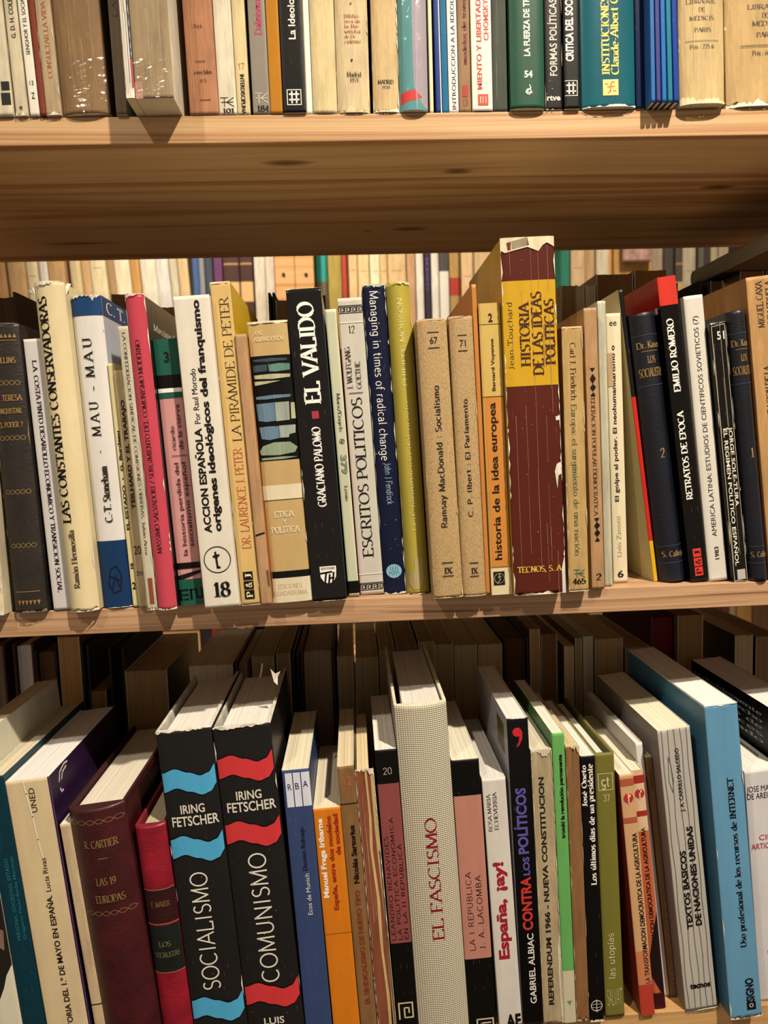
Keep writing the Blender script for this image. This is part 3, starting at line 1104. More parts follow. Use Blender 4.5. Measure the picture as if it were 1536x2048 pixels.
tb((737, 790, 745, 798), 228, 'CDAF7A', 'old tan paperback with small MADRID print next to the 1921 one', .19, mat='old', b=.0018, p=3.5, deco=[('t', 'MADRID', 'serifb', '3A2E22', '-', .2, .8, 163, 171), ('t', '1928', 'serif', '3A2E22', '-', .35, .65, 175, 181), ('wear', 0, 3, .6)])
tb((797, 855, 801, 858), 226, 'A79AA0', 'lilac-grey booklet in a plastic sleeve showing its teal cover', .20, left='6FA3A0', edge='DCD6CC', mat='gloss', b=.004, p=3.0, deco=[('p', '5E9694', [[(0, -900), (.46, -900), (.47, 100), (.5, 180), (.8, 215), (.97, 226), (0, 226)]], {'n': 'colour_band', 'k': 'gloss'}), ('p', 'C83A34', [[(.04, 191), (.5, 185), (.78, 200), (.6, 205), (.04, 214)]], {'n': 'red_wedge'}), ('crease', 'DCD6DA', (.6, .75)), ('film', .7)])
tb((857, 863, 860, 870), 228, 'E3D3A8', 'thin cream booklet left of a dark blue one on the top shelf', .19, name='booklet')
tb((863, 876, 871, 883), 228, '1F3E86', 'thin dark blue booklet with a white edge on the top shelf', .20, right='EDE8DE', name='booklet', deco=[('r', WH, .82, 1, 0, 228)])
tb((878, 890, 884, 898), 228, '2A6E92', 'thin teal-blue booklet left of the INTRODUCCION spine', .20, name='booklet', mat='gloss')
tb((891, 913, 899, 917), 227, 'EDE6D8', 'white paperback lettered INTRODUCCION A LA IDEOL in thin capitals', .20, deco=[('t', 'INTRODUCCION A LA IDEOL', 'sans', K, '^', .35, .75, 0, 220)])
tb((914, 937, 917, 943), 226, '9A7550', 'brown paperback lettered modelos de trans in dark red', .185, mat='old', deco=[('t', 'modelos de trans', 'serifb', '6B241A', '^', .4, .72, 0, 130), ('r', 'A8321F', .3, .75, 172, 195, {'n': 'emblem', 'k': 'ink'}), ('t', '13', 'med', 'B5502F', '-', .3, .75, 200, 212)])
tb((939, 981, 945, 985), 224, 'EDE2CC', 'white paperback with red capitals ending in LIBERTAD', .195, edge='2A2220', deco=[('t', 'CHOMSKY', 'sansb', 'D04A38', '^', .62, .86, 0, 82), ('t', 'MIENTO Y LIBERTAD', 'sansb', 'D04A38', '^', .26, .5, 0, 180), ('r', 'D04A38', .28, .78, 190, 212, {'n': 'emblem', 'k': 'ink'}), ('s', 'EDE2CC', .4, [[(.4, 195), (.4, 207)], [(.52, 195), (.52, 207)], [(.66, 195), (.66, 207)]], {'n': 'emblem'})])
tb((982, 1012, 986, 1016), 225, '3C4436', 'dark grey-green worn book left of the green book numbered 54', .20, mat='old', deco=[('crease', '8C8C74', (.3, .35))])
tb((1016, 1086, 1021, 1089), 220, '27533F', 'dark green cloth book with white title LA FUERZA DE TR and number 54', .21, mat='paper', b=.002, p=4, deco=[('t', 'LA FUERZA DE TR', 'sansx', 'E4DCC8', '^', .4, .58, 0, 116), ('t', '54', 'sansx', 'E4DCC8', '-', .4, .64, 145, 159), ('o', 'E4DCC8', .52, 187, 2.0, .7), ('s', 'E4DCC8', .7, [[(.55, 174), (.58, 180), (.44, 188), (.62, 189)]], {'n': 'emblem'})])
tb((1088, 1123, 1091, 1126), 222, '201C1E', 'black paperback lettered FORMAS POLITICAS with scuffed foot', .19, deco=[('t', 'FORMAS POLÍTICAS', 'sansb', 'CFC6B4', '^', .3, .72, 0, 153), ('t', 'rtve', 'sansx', 'CFC6B4', '-', .1, .88, 191, 203), ('wear', 0, 1.5, .3, {'c': 'B8A890'}), ('scuff', 'A89880', 18)])
tb((1125, 1157, 1128, 1160), 219, '1C1A1B', 'black paperback lettered CRITICA DEL SOCI in bold condensed capitals', .185, right='E8DFCE', deco=[('t', 'CRITICA DEL SOCI', 'sansx', 'E8DFCE', '^', .12, .62, 0, 124), ('s', 'E8DFCE', .4, [[(.05, 163), (.82, 163), (.82, 193), (.05, 193)]], {'n': 'emblem'}), ('s', 'E8DFCE', .9, [[(.15, 172), (.7, 172)], [(.15, 184), (.7, 184)], [(.3, 167), (.3, 189)], [(.56, 167), (.56, 189)]], {'n': 'emblem'})])
tb((1161, 1268, 1164, 1274), 220, '1E5E68', 'broad glossy teal book with yellow title INSTITUCIONES', .22, mat='gloss', b=.003, p=4, deco=[('t', 'INSTITUCIONES', 'serifb', 'E3C766', '^', .36, .50, 0, 155), ('t', 'Claude-Albert C', 'serifb', 'E3C766', '^', .53, .67, 0, 155), ('r', 'E6CC7A', .37, .66, 165, 197, {'n': 'emblem', 'k': 'ink'}), ('s', 'D8743A', .8, [[(.58, 171), (.54, 170), (.52, 176), (.51, 188), (.47, 192)], [(.46, 180), (.58, 179)], [(.42, 174), (.46, 174)], [(.57, 188), (.61, 188)]], {'n': 'emblem'}), ('wear', 0, 2, 0)])
tb((1274, 1294, 1277, 1297), 219, '14244E', 'dark navy booklet beside the broad teal book on the top shelf', .20, mat='gloss', name='booklet')
for _i, (_c, _n) in enumerate((('3A6FAE', 'light blue'), ('4A4A86', 'violet-blue'), ('2F6FB4', 'bright blue'), ('2C7A8C', 'sea-green'), ('22469A', 'deep blue'))):
    tb((1295 + 11.4 * _i, 1305.5 + 11.4 * _i, 1298 + 12 * _i, 1309 + 12 * _i), 206, _c, '%s thin booklet, %s of five blue ones overhanging the top shelf' % (_n, ('first', 'second', 'third', 'fourth', 'fifth')[_i]), .20, mat='gloss', name='booklet', group='thin blue booklets on the top shelf', edge='4A3A2C')
tb((1354, 1446, 1359, 1448), 214, 'C6A972', 'crumpled old beige book printed LIBRAIRIE, frayed foot overhanging the top shelf', .21, mat='old', b=.003, p=3.5, wear=.004, deco=[('t', x, 'serif', '4A4038', '-', a, b_, y, y + 8) for x, a, b_, y in (('LIBRAIRIE', .15, .8, 6), ('DE', .42, .55, 22), ('MÉDICIS', .22, .75, 39), ('PARIS', .32, .68, 62), ('Prix : 275 fr.', .22, .78, 95))] + [rule('4A4038', 88, .12, .85, .3), ('wear', 0, 5, .3, {'c': 'E6D3A4'}), ('crease', 'E2CC98', (.3, .55, .7))])
tb((1447, 1590, 1450, 1592), 219, 'BF9C62', 'large old beige book printed LIBRAIRIE at the right end of the top shelf', .22, mat='old', b=.003, p=4, wear=.004, deco=[('t', x, 'serif', '4A4038', '-', a, b_, y, y + 9) for x, a, b_, y in (('LIBRAIRIE', .3, .8, 17), ('DE', .5, .58, 34), ('MÉDICIS', .36, .76, 50), ('PARIS', .42, .68, 72), ('Prix : 600 fr.', .36, .74, 108))] + [rule('4A4038', 97, .2, .85, .3), rule('4A4038', 100, .2, .85, .3), ('scuff', '8A6A40', 60), ('wear', 0, 5, .4)])


# ---- middle shelf
def mb(px, spine, label, kind='p', **k):
    return bk('M', px, spine, label, kind, **k)


mb((-72, -12, 655, -32, 24, 1231), 'DCCBA2', 'tattered cream book at the left end of the middle shelf', mat='old', wear=.003, deco=[('wear', 3, 5, .6)])
mb((-36, 33, 650, 24, 98, 1225), '2E2622', 'black leather volume with gilt rope bands and three gilt word lines', 'h', mat='leather', wear=.001, deco=[gold_band(765), gold_band(873), gold_band(980), gold_band(1088), rule(GOLD, 1182, .1, .85, .5, k='gold'), rule(GOLD, 683, .1, .9, .4, k='gold'), ('p', GOLD, [[(.15 + .12 * i, 1200), (.25 + .12 * i, 1200), (.2 + .12 * i, 1210)] for i in range(6)], {'n': 'gilt_band', 'k': 'gold'}), ('p', GOLD, [[(.1 + .12 * i, 678), (.2 + .12 * i, 678), (.15 + .12 * i, 670)] for i in range(7)], {'n': 'gilt_band', 'k': 'gold'}),
    ('t', 'COLLINS', 'serifb', GOLD, '-', .18, .84, 716, 727, {'k': 'gold'}), ('t', 'M. TERESA', 'serifb', GOLD, '-', .12, .9, 789, 800, {'k': 'gold'}), ('t', 'CONQUISTAR', 'serifb', GOLD, '-', .08, .86, 815, 825, {'k': 'gold'}), ('t', 'EL PODER ?', 'serifb', GOLD, '-', .14, .86, 842, 852, {'k': 'gold'}), ('scuff', '6A5C4C', 30), ('wear', 1.2, 2.0, .1, {'c': '7A6A58'})])
mb((34, 76, 680, 99, 146, 1221), 'CDC6BC', 'pale grey paperback with DESAROLLO ECONOMICO running down its spine', deco=[('t', 'L.A. COSTA PINTO DESAROLLO ECONOMICO Y TRANSICION SOCIAL', 'serifb', '2A2440', 'v', .34, .56, 722, 1184)])
mb((62, 132, 568, 145, 207, 1222), 'DCC99A', 'tall cream dust jacket titled LAS CONSTANTES CONSERVADORAS, torn at the top', 'h', mat='paper', wear=.003, edge='E9DDC0', b=.005, deco=[('t', 'LAS CONSTANTES CONSERVADORAS', 'serifb', K, '^', .12, .44, 597, 1040), ('t', 'Ramón Hermosilla', 'serifb', '5A4A34', '^', .3, .5, 1055, 1173, {'n': 'author_lettering'}), ('wear', 2.6, 1.5, .12), ('scrap', 0, 585, -1, [(-4.5, 1, 0), (-1, 3, -1), (.5, 1.5, 0), (0, -1.5, 0), (-2.5, -1, 1)]), ('scrap', 1, 582, 1, [(0, -4, 0), (-.3, 1, 0), (1, 4.5, 2), (3.2, 4.0, 2.5), (1.6, 0, 1)])])
mb((142, 218, 594, 209, 268, 1215), 'DAD3C8', 'white and blue dust jacket titled MAU-MAU with a torn top', 'h', mat='paper', right='B9BDC2', wear=.003, b=.003, p=3, edge='E9DDC0', deco=[('r', '1E4470', 0, 1, 594, 633), ('r', '173A62', 0, 1, 1078, 1215), ('r', '1E4470', 0, .55, 594, 633, {'f': 'R'}), ('t', 'C. T. ST', 'serif', WH, '-', .06, .55, 601, 624, {'f': 'R', 'n': 'cover_lettering'}), ('t', 'M A U', 'serif', K, '^', .28, .58, 800, 868), ('t', '-', 'serifb', K, '^', .3, .6, 896, 902), ('t', '-', 'serifb', K, '^', .3, .6, 768, 780), ('t', 'M A U', 'serif', K, '^', .28, .58, 676, 752), ('t', 'C.-T. Stoneham', 'serifb', '2A2622', '^', .42, .66, 928, 1040, {'n': 'author_lettering'}),
    ('s', '0B1C34', .8, [[(.3, 1165), (.42, 1135), (.62, 1130), (.76, 1150), (.7, 1180), (.45, 1185), (.3, 1165)], [(.4, 1178), (.55, 1150), (.66, 1172)], [(.36, 1150), (.72, 1160)]], {'n': 'emblem'}), ('wear', 3.4, .8, .1), ('p', 'D9D3C8', [[(.6, 594), (.95, 594), (.88, 600), (.8, 599), (.75, 606), (.7, 600)]], {'n': 'torn_paper', 'k': 'old'})])
mb((206, 222, 728, 259, 273, 1215), 'D3C48E', 'narrow yellowish paperback lettered EL ESTADO right of the MAU-MAU jacket', right='DAC98E', deco=[('t', 'EL ESTADO', 'sansx', '2A261E', '^', .3, .75, 968, 1058), ('t', 'G. Burdeau', 'sansx', '2A261E', '^', .3, .75, 860, 940, {'n': 'author_lettering'}), ('o', K, .55, 955, .5, 0), ('t', '10', 'sansx', K, '^', .3, .75, 1125, 1136), ('t', '2', 'sansb', K, '-', .25, .8, 1164, 1178)])
mb((223, 243, 742, 274, 296, 1216), 'C9AE82', 'narrow tan paperback lettered TEILHARD Y EL TRABAJO', mat='old', deco=[('t', 'TEILHARD Y EL TRABAJO', 'sansx', '2A2018', '^', .35, .72, 800, 1016), ('t', '20', 'sans', '2A2018', '-', .1, .8, 1090, 1107), ('t', 'ZYX', 'sans', '2A2018', '-', .1, .8, 1142, 1150)])
mb((236, 258, 654, 297, 316, 1226), 'C8BCA0', 'narrow beige paperback with LA CONFEDERACION SINDICAL running down its spine', mat='old', Y=-.012, deco=[('t', 'LA CONFEDERACION SINDICAL DE COMISIONES OBRERAS. Julián Ariza.', 'serif', '38302A', 'v', .4, .68, 666, 1110), ('t', '1', 'sansb', '8A4A30', '-', .35, .8, 1155, 1208), ('wear', 0, 2, .2)])
mb((250, 290, 591, 318, 357, 1227), 'C44654', 'pinkish-red dust jacket lettered SURGIMIENTO DEL COMUNISMO MODERNO', 'h', Y=-.012, mat='gloss', right='221E1E', wear=.002, b=.003, edge='E9DDC0', deco=[('t', 'MASSIMO SALVADORI / SURGIMIENTO DEL COMUNISMO MODERNO', 'serif', '1C1010', '^', .32, .56, 680, 1103), ('t', 'Massimo Salvad', 'serif', 'CFC4B0', '-', .1, .75, 640, 655, {'f': 'R', 'n': 'cover_lettering'}), ('wear', 2, 2.5, .25)])
mb((304, 352, 680, 361, 408, 1211), 'CC9088', 'green, black and pink paperback numbered 3, la historia perdida del socialismo', Y=-.005, right='B87C74', deco=[('r', '1F5A48', 0, 1, 680, 750), ('r', K, 0, 1, 750, 776), ('r', WH, 0, 1, 776, 784), ('r', '1F5A48', 0, 1, 784, 795), ('t', '3', 'sansx', K, '-', .4, .62, 705, 726), ('r', K, 0, 1, 1124, 1136), ('p', K, [[(0, 1150), (1, 1140), (1, 1146), (0, 1160)]], {'n': 'colour_band'}), ('r', '1F5A48', 0, 1, 1158, 1211), ('s', '10100E', 1.6, [[(.05, 1180), (.35, 1180)], [(.05, 1190), (.35, 1190)], [(.05, 1199), (.35, 1199)], [(.05, 1180), (.05, 1199)], [(.5, 1199), (.5, 1180), (.75, 1180), (.75, 1196), (.98, 1196), (.98, 1178)]], {'n': 'emblem'}),
    ('t', 'ricardo', 'sans', '2A1A18', '^', .34, .52, 850, 897, {'n': 'author_lettering'}), ('t', 'de la cierva', 'sans', '2A1A18', '^', .64, .82, 808, 897, {'n': 'author_lettering'}), rule('2A1A18', 909, .3, .95, .4), ('t', 'la historia perdida del', 'sans', '2A1A18', '^', .36, .54, 923, 1109), ('t', 'socialismo español', 'sans', '2A1A18', '^', .66, .84, 923, 1092)])
mb((346, 418, 594, 410, 480, 1217), 'DDD3BE', 'white paperback numbered 18, titled ACCION ESPAÑOLA in heavy black', edge='EFE6D2', deco=[('t', 'ACCION ESPAÑOLA', 'sansx', K, '^', .22, .43, 852, 1063), ('t', 'Por Raul Morodo', 'sans', K, '^', .26, .42, 735, 843, {'n': 'author_lettering'}), ('t', 'origenes ideológicos del franquismo', 'sansx', K, '^', .5, .71, 603, 1061), ('o', K, .5, 1118, 9.2, .55), ('s', K, 1.3, [[(.46, 1103), (.49, 1134), (.55, 1134)], [(.4, 1111), (.55, 1109)]], {'n': 'emblem'}), ('o', K, .475, 1111, 1.4, 0), ('t', '18', 'serifb', K, '-', .3, .78, 1165, 1194)])
mb((419, 461, 566, 485, 522, 1211), 'D2AF6C', 'tall tan-yellow paperback titled LA PIRÁMIDE DE PETER', right='C8A020', deco=[('t', 'LA PIRÁMIDE DE PETER', 'serifl', '2A2018', '^', .38, .84, 596, 878), ('t', 'DR. LAURENCE J. PETER', 'serifl', 'C04A38', '^', .34, .78, 892, 1095, {'n': 'author_lettering'})] + squares('J&P', '17130F', 'EAD9B0', .22, .72, ((1142, 1159), (1161, 1178), (1180, 1198))) + [('wear', .8, .4, .2)])
mb((470, 492, 670, 523, 545, 1211), 'B98E62', 'thin brown paperback with dark smudges right of the tan-yellow one', right='C88A50', mat='old', deco=[('s', K, 1.2, [[(.15, 1068), (.9, 1064)]], {'n': 'dark_smudge'}), ('p', '6A5238', [[(.75, 1140), (.98, 1140), (.98, 1175), (.8, 1170)]], {'n': 'dark_smudge'})])
_art = []
_ra = random.Random(3)
mb((491, 575, 646, 548, 625, 1205), 'BFA06A', 'beige paperback ETICA Y POLITICA with a dark blue-green picture band', mat='paper', wear=.002, b=.0015, p=5, edge='E0CFA4', deco=[('r', '14130F', 0, 1, 712, 918, {'n': 'picture_band'}),
    ('p', '2E4650', [[(.06, 719), (.5, 717), (.9, 719), (.9, 723), (.4, 724), (.06, 722)], [(.04, 730), (.4, 729), (.39, 742), (.05, 743)]], {'n': 'picture_patch'}), ('p', '5E8678', [[(.43, 730), (.7, 728), (.96, 730), (.95, 742), (.6, 744), (.44, 743)]], {'n': 'picture_patch'}), ('p', 'B8B48A', [[(.05, 749), (.5, 748), (.95, 750), (.94, 756), (.5, 758), (.06, 756)], [(.05, 761), (.7, 762), (.3, 767), (.05, 769)], [(.9, 806), (.99, 806), (.99, 838), (.88, 838)]], {'n': 'picture_patch'}),
    ('p', '5F7C8E', [[(.05, 791), (.5, 789), (.92, 790), (.9, 795), (.3, 797), (.05, 796)], [(.04, 805), (.5, 804), (.49, 840), (.25, 841), (.06, 838)], [(.06, 851), (.3, 850), (.55, 851), (.55, 874), (.3, 877), (.1, 874)]], {'n': 'picture_patch'}), ('p', '9AA394', [[(.51, 804), (.86, 804), (.84, 840), (.5, 841)], [(.56, 850), (.97, 850), (.95, 866), (.8, 868), (.78, 874), (.56, 874)]], {'n': 'picture_patch'}), ('p', '8E9E80', [[(.02, 898), (.12, 888), (.4, 882), (.8, 883), (.97, 894), (.9, 904), (.5, 908), (.05, 906)], [(.05, 912), (.6, 911), (.95, 913), (.6, 916), (.05, 916)]], {'n': 'picture_patch'}),
    ('r', 'DCCDA8', 0, 1, 967, 996), ('r', '1A1712', 0, 1, 1141, 1155), ('r', 'D6C8A6', 0, 1, 1155, 1205), ('r', 'C87A3C', 0, .035, 1010, 1195), ('t', 'JOSÉ', 'serif', 'E2CFA0', '-', .16, .36, 664, 671, {'n': 'author_lettering'}), ('t', 'ARANGUREN', 'serif', 'E2CFA0', '-', .14, .86, 676, 684, {'n': 'author_lettering'}), ('t', 'ETICA', 'serif', 'EDE2C4', '-', .24, .72, 1020, 1031), ('t', 'Y', 'serif', 'EDE2C4', '-', .44, .53, 1037, 1045), ('t', 'POLITICA', 'serif', 'EDE2C4', '-', .13, .83, 1051, 1063), ('t', 'EDICIONES', 'serif', 'A88A58', '-', .16, .76, 1168, 1177), ('t', 'GUADARRAMA', 'serif', 'A88A58', '-', .04, .88, 1182, 1191), ('wear', 1.5, 0, .1)])
mb((571, 645, 580, 627, 692, 1203), '211E1D', 'glossy black paperback with big white title EL VALIDO and a red square', mat='gloss', right='2B5E62', edge='D8D2C6', deco=[('t', 'EL VALIDO', 'seriff', 'EFE8DA', '^', .28, .73, 607, 803), ('r', 'A83242', .44, .64, 819, 834, {'n': 'red_square', 'k': 'ink'}), ('t', 'GRACIANO PALOMO', 'seriff', 'EFE8DA', '^', .4, .64, 851, 1010, {'n': 'author_lettering'}),
    ('r', 'EFE8DA', .28, .76, 1132, 1141, {'n': 'emblem', 'k': 'ink'}), ('p', 'EFE8DA', [[(.28, 1141), (.76, 1141), (.74, 1154), (.66, 1164), (.52, 1168), (.38, 1164), (.29, 1154)]]), ('t', 'EDICIONES', 'sansb', K, '-', .32, .72, 1134, 1139, {'n': 'emblem_lettering'}), ('s', '17130F', 1.3, [[(.3, 1146), (.62, 1144)], [(.46, 1145), (.41, 1164)], [(.56, 1150), (.52, 1167)], [(.68, 1146), (.64, 1164)], [(.55, 1157), (.67, 1156)]], {'n': 'emblem_lettering'}), ('wear', .5, .4, .05)])
mb((650, 672, 620, 697, 719, 1187), 'D3CFAC', 'slim pale green paperback numbered 379 with a black foot', right='C04A5A', mat='paper', Y=.006, deco=[('r', '14110E', 0, 1, 1162, 1187), ('t', 'Marx/Engels', 'serif', '3A3A30', 'v', .4, .7, 784, 860), ('o', '3A3A30', .55, 879, 1.8, .4), ('o', '3A3A30', .55, 879, .7, 0), ('t', '379', 'sansx', '8A8A74', 'v', .3, .85, 906, 944), ('t', 'Lenin', 'serif', '3A3A30', 'v', .45, .72, 968, 998)])
mb((672, 722, 598, 722, 769, 1190), 'C6BEAC', 'grey-white paperback titled ESCRITOS POLITICOS between greek key bands', deco=[('key', K, 613, 627), ('key', K, 1166, 1180), ('t', '12', 'serif', K, '-', .36, .62, 652, 666), ('t', 'ESCRITOS POLITICOS', 'serif', K, '^', .25, .68, 792, 1112), ('t', 'J. WOLFGANG', 'serif', K, '^', .14, .36, 692, 775, {'n': 'author_lettering'}), ('t', 'GOETHE', 'serif', K, '^', .52, .72, 722, 775, {'n': 'author_lettering'}), rule(K, 783, .2, .75, .5), rule('EFE8D8', 645, 0, 1, .4), rule('EFE8D8', 1147, 0, 1, .4)])
mb((719, 770, 572, 771, 812, 1188), '161E3C', 'navy book titled Managing in times of radical change, worn edges', 'h', mat='paper', left='2F6A58', right='2F6A58', edge='5E8A70', wear=.002, b=.002, p=4, deco=[('t', 'Managing in times of radical change', 'light', 'E8E2D4', 'v', .3, .66, 584, 917), ('t', 'John J Fendrock', 'light', '9CB6C4', 'v', .42, .7, 922, 1005, {'n': 'author_lettering'}), ('o', '7FB0BC', .5, 1141, 5.6, 0, {'ry': 5.0}), ('t', 'AMA', 'thin', '12203A', '-', .28, .74, 1131, 1151, {'n': 'emblem_lettering'}), ('wear', 2.2, 2.2, .55, {'c': 'C9CDB8'}), ('scuff', 'B8BCC0', 30)])
mb((774, 826, 569, 815, 857, 1187), 'B2A040', 'olive-yellow rounded book with blind-stamped lettering and a patched foot', 'h', mat='paper', wear=.002, b=.006, edge='E2D9A8', deco=[('t', 'PHILIPPE MOISSON', 'serif', 'D9CC84', '^', .42, .62, 600, 770, {'n': 'author_lettering'}), ('t', 'la determinación del precio', 'serif', 'C9BA68', '^', .42, .62, 800, 1058), ('p', 'B5A066', [[(.4, 1110), (.75, 1112), (.78, 1160), (.62, 1175), (.3, 1178), (.06, 1160), (.1, 1138), (.4, 1140)]], {'n': 'paper_patch', 'k': 'old'}), ('wear', 2.0, 1.0, .15, {'c': 'E2D9A8'})])
for (_px, _num, _tt, _ya, _yb, _dy, _l) in (((830, 892, 641, 868, 925, 1196), '67', 'Ramsay MacDonald : Socialismo', 770, 1053, 0, 'tan pebbled cloth volume numbered 67 on the middle shelf'), ((894, 943, 635, 927, 972, 1192), '71', 'C. P. Ilbert : El Parlamento', 796, 1030, 5, 'tan pebbled cloth volume numbered 71, right of number 67')):
    mb(_px, 'BE9C68', _l, 'h', mat='cloth', wear=.0008, b=.0022, p=3.5, group='pebbled cloth pocket volumes', deco=[('t', _num, 'sansb', '2A2A2C', '-', .4, .66, 676 + _dy, 689 + _dy), rule('2A2A2C', 667 + _dy, .34, .7, .6), rule('2A2A2C', 697 + _dy, .34, .7, .6), ('t', _tt, 'med', '22222A', '^', .4, .6, _ya, _yb), ('t', 'IX', 'serifb', '2A2A2C', '-', .4, .66, 1134, 1146), rule('2A2A2C', 1124, .34, .7, .6), rule('2A2A2C', 1151, .34, .7, .6), ('wear', .5, .8, .1, {'c': 'D9C49A'})])
mb((939, 951, 570, 973, 981, 1190), 'C07C3C', 'thin plain orange-brown book standing tall right of number 71', left='B0682C', mat='paper', D=.125)
mb((956, 998, 608, 983, 1027, 1190), 'C89A4A', 'yellowed paperback numbered 2, historia de la idea europea', mat='paper', deco=[('r', 'C9A85C', 0, 1, 608, 790), ('r', 'C98238', .1, .86, 792, 1132), ('r', 'D9C79A', 0, 1, 1134, 1190), ('s', K, .3, [[(0, 649), (1, 649)], [(0, 790), (1, 790)], [(0, 1134), (1, 1134)]], {'n': 'rule'}), ('t', '2', 'sansx', '2A261C', '-', .42, .62, 628, 645), ('t', 'Bernard Voyenne', 'sansb', '3A3020', '^', .46, .62, 677, 779, {'n': 'author_lettering'}), ('t', 'historia de la idea europea', 'sansb', '1E1A14', '^', .24, .58, 802, 1118), ('r', '1E1C18', .12, .66, 1142, 1170, {'n': 'emblem', 'k': 'ink'}), ('o', 'C9B98A', .4, 1156, 3.6, .25), ('s', 'C9B98A', .5, [[(.44, 1146), (.36, 1154), (.46, 1158), (.3, 1166)], [(.38, 1154), (.5, 1152)]], {'n': 'emblem'}), ('crease', 'DDC080', (.08, .92))])
mb((1001, 1117, 477, 1030, 1127, 1190), '5E241A', 'thick maroon book with yellow label HISTORIA DE LAS IDEAS POLITICAS, torn head', mat='paper', left='B88E1E', right='6A2A20', edge='E9DDC0', wear=.004, b=.001, p=7, D=.125, deco=[('r', 'C79A22', 0, 1, 560, 766, {'n': 'yellow_label'}), ('t', 'Jean Touchard', 'light', '33180F', '^', .07, .17, 600, 733, {'n': 'author_lettering'}), ('t', 'HISTORIA', 'serifb', '4A2014', '^', .3, .48, 604, 727), ('t', 'DE LAS IDEAS', 'serifb', '4A2014', '^', .53, .72, 583, 745), ('t', 'POLITICAS', 'serifb', '4A2014', '^', .77, .95, 598, 725), ('t', 'TECNOS, S. A.', 'serifb', 'D2A63A', '-', .08, .95, 1131, 1143), ('crease', 'B08A6A', (.16, .36, .55, .68, .74, .86)), ('scuff', 'B08A70', 36), ('p', 'E3D2A8', [[(0, 477), (1, 477), (1, 497), (.86, 489), (.78, 494), (.7, 505), (.5, 496), (.2, 503), (.08, 506), (0, 500)]], {'n': 'torn_paper', 'k': 'old'}), ('p', '6A2C22', [[(.11, 487), (.5, 477), (.53, 493), (.13, 502)]], {'n': 'torn_flap'}), ('wear', 0, 1.2, .65), ('p', 'E3D9C4', [[(.9, 925), (1, 920), (1, 945), (.93, 948), (.9, 975), (.86, 940)], [(.91, 830), (1, 827), (1, 836), (.92, 838)], [(.93, 1140), (1, 1110), (1, 1190), (.93, 1190)]], {'n': 'torn_paper', 'k': 'old'})])
mb((1123, 1163, 655, 1137, 1178, 1183), 'BE9A5C', 'tan paperback numbered 465, Europa el surgimiento de una nación', mat='old', deco=[('t', 'Carl J. Friedrich', 'serif', '3A2C1C', 'v', .38, .64, 686, 798, {'n': 'author_lettering'}), ('t', 'Europa: el surgimiento de una nación', 'serif', '5F6A50', 'v', .36, .62, 806, 1110), two_mark('4A6A54', 1139, 1154, .28, .8, .5), ('t', '465', 'serifb', K, '-', .2, .85, 1157, 1168), ('wear', .6, .6, .3)])
mb((1168, 1192, 617, 1183, 1210, 1179), 'B58A5C', 'brown paperback lettered FEDERACION POPULAR DEMOCRATICA between black diamonds', left='B88A48', mat='old', deco=[('t', 'FEDERACION POPULAR DEMOCRATICA', 'serif', '3A2418', 'v', .34, .64, 786, 1028), ('t', '2', 'serifb', K, '-', .35, .75, 1147, 1160), ('p', K, [[(.32, 734), (.72, 734), (.52, 742)], [(.52, 745), (.76, 755), (.52, 765), (.3, 755)], [(.52, 765), (.76, 772), (.52, 780), (.3, 772)], [(.32, 789), (.72, 789), (.52, 781)], [(.32, 1033), (.72, 1033), (.52, 1041)], [(.52, 1041), (.76, 1048), (.52, 1056), (.3, 1048)], [(.52, 1056), (.76, 1063), (.52, 1071), (.3, 1063)], [(.32, 1080), (.72, 1080), (.52, 1072)]], {'n': 'diamond_ornament'})])
mb((1193, 1212, 603, 1211, 1224, 1173), 'C9C3A4', 'narrow greenish-white book in crinkled plastic, left of the spine numbered 6', mat='old', wear=.001, deco=[('crease', 'EDE8D4', (.3, .5, .7)), ('film', 1.0)])
mb((1213, 1239, 628, 1226, 1257, 1166), 'DFCFA8', 'cream paperback numbered 6 lettered El golpe al poder', mat='paper', deco=[('t', 'ee', 'sans', K, '-', .2, .7, 640, 652), ('t', 'El golpe al poder. El neohumanitarismo o', 'sansb', '2A2438', '^', .24, .52, 690, 1000), ('t', 'Livio Zanotti', 'sans', 'B0A484', '^', .3, .6, 1030, 1112, {'n': 'author_lettering'}), ('t', '6', 'sansb', '2A2438', '-', .28, .7, 1141, 1155), ('r', 'C6A478', 0, .35, 705, 770, {'n': 'paper_patch', 'k': 'old'})])
mb((1238, 1247, 580, 1308, 1318, 1163), '1C1A1A', 'thin leaning book whose spine turns from black to red to yellow', left='C9B680', mat='paper', D=.10, deco=[('r', 'C8281C', 0, 1, 790, 1080), ('r', 'D9AA1E', 0, 1, 1080, 1163)])
_kas = lambda n, dy: [('t', 'Dr. Kaser', 'serifb', GOLD, '-', .1, .92, 688 + dy, 700 + dy, {'k': 'gold'}), rule(GOLD, 706 + dy, .22, .8, .4, k='gold'), ('t', 'LOS', 'seriff', GOLD, '-', .38, .66, 716 + dy, 729 + dy, {'k': 'gold'}), ('t', 'SOCIALISTAS', 'seriff', GOLD, '-', .08, .94, 739 + dy, 755 + dy, {'k': 'gold'}), ('t', n, 'serifb', 'B08A60', '-', .44, .6, 896 + dy * .3, 914 + dy * .3, {'k': 'gold'}), ('t', 'S. Calleja', 'seriff', 'B08A60', '-', .12, .92, 1101, 1112, {'k': 'gold'}), rule('4A5468', 675 + dy, 0, 1, .3), rule('4A5468', 772 + dy, 0, 1, .3), rule('4A5468', 1090, 0, 1, .3), rule('4A5468', 1124, 0, 1, .3)]
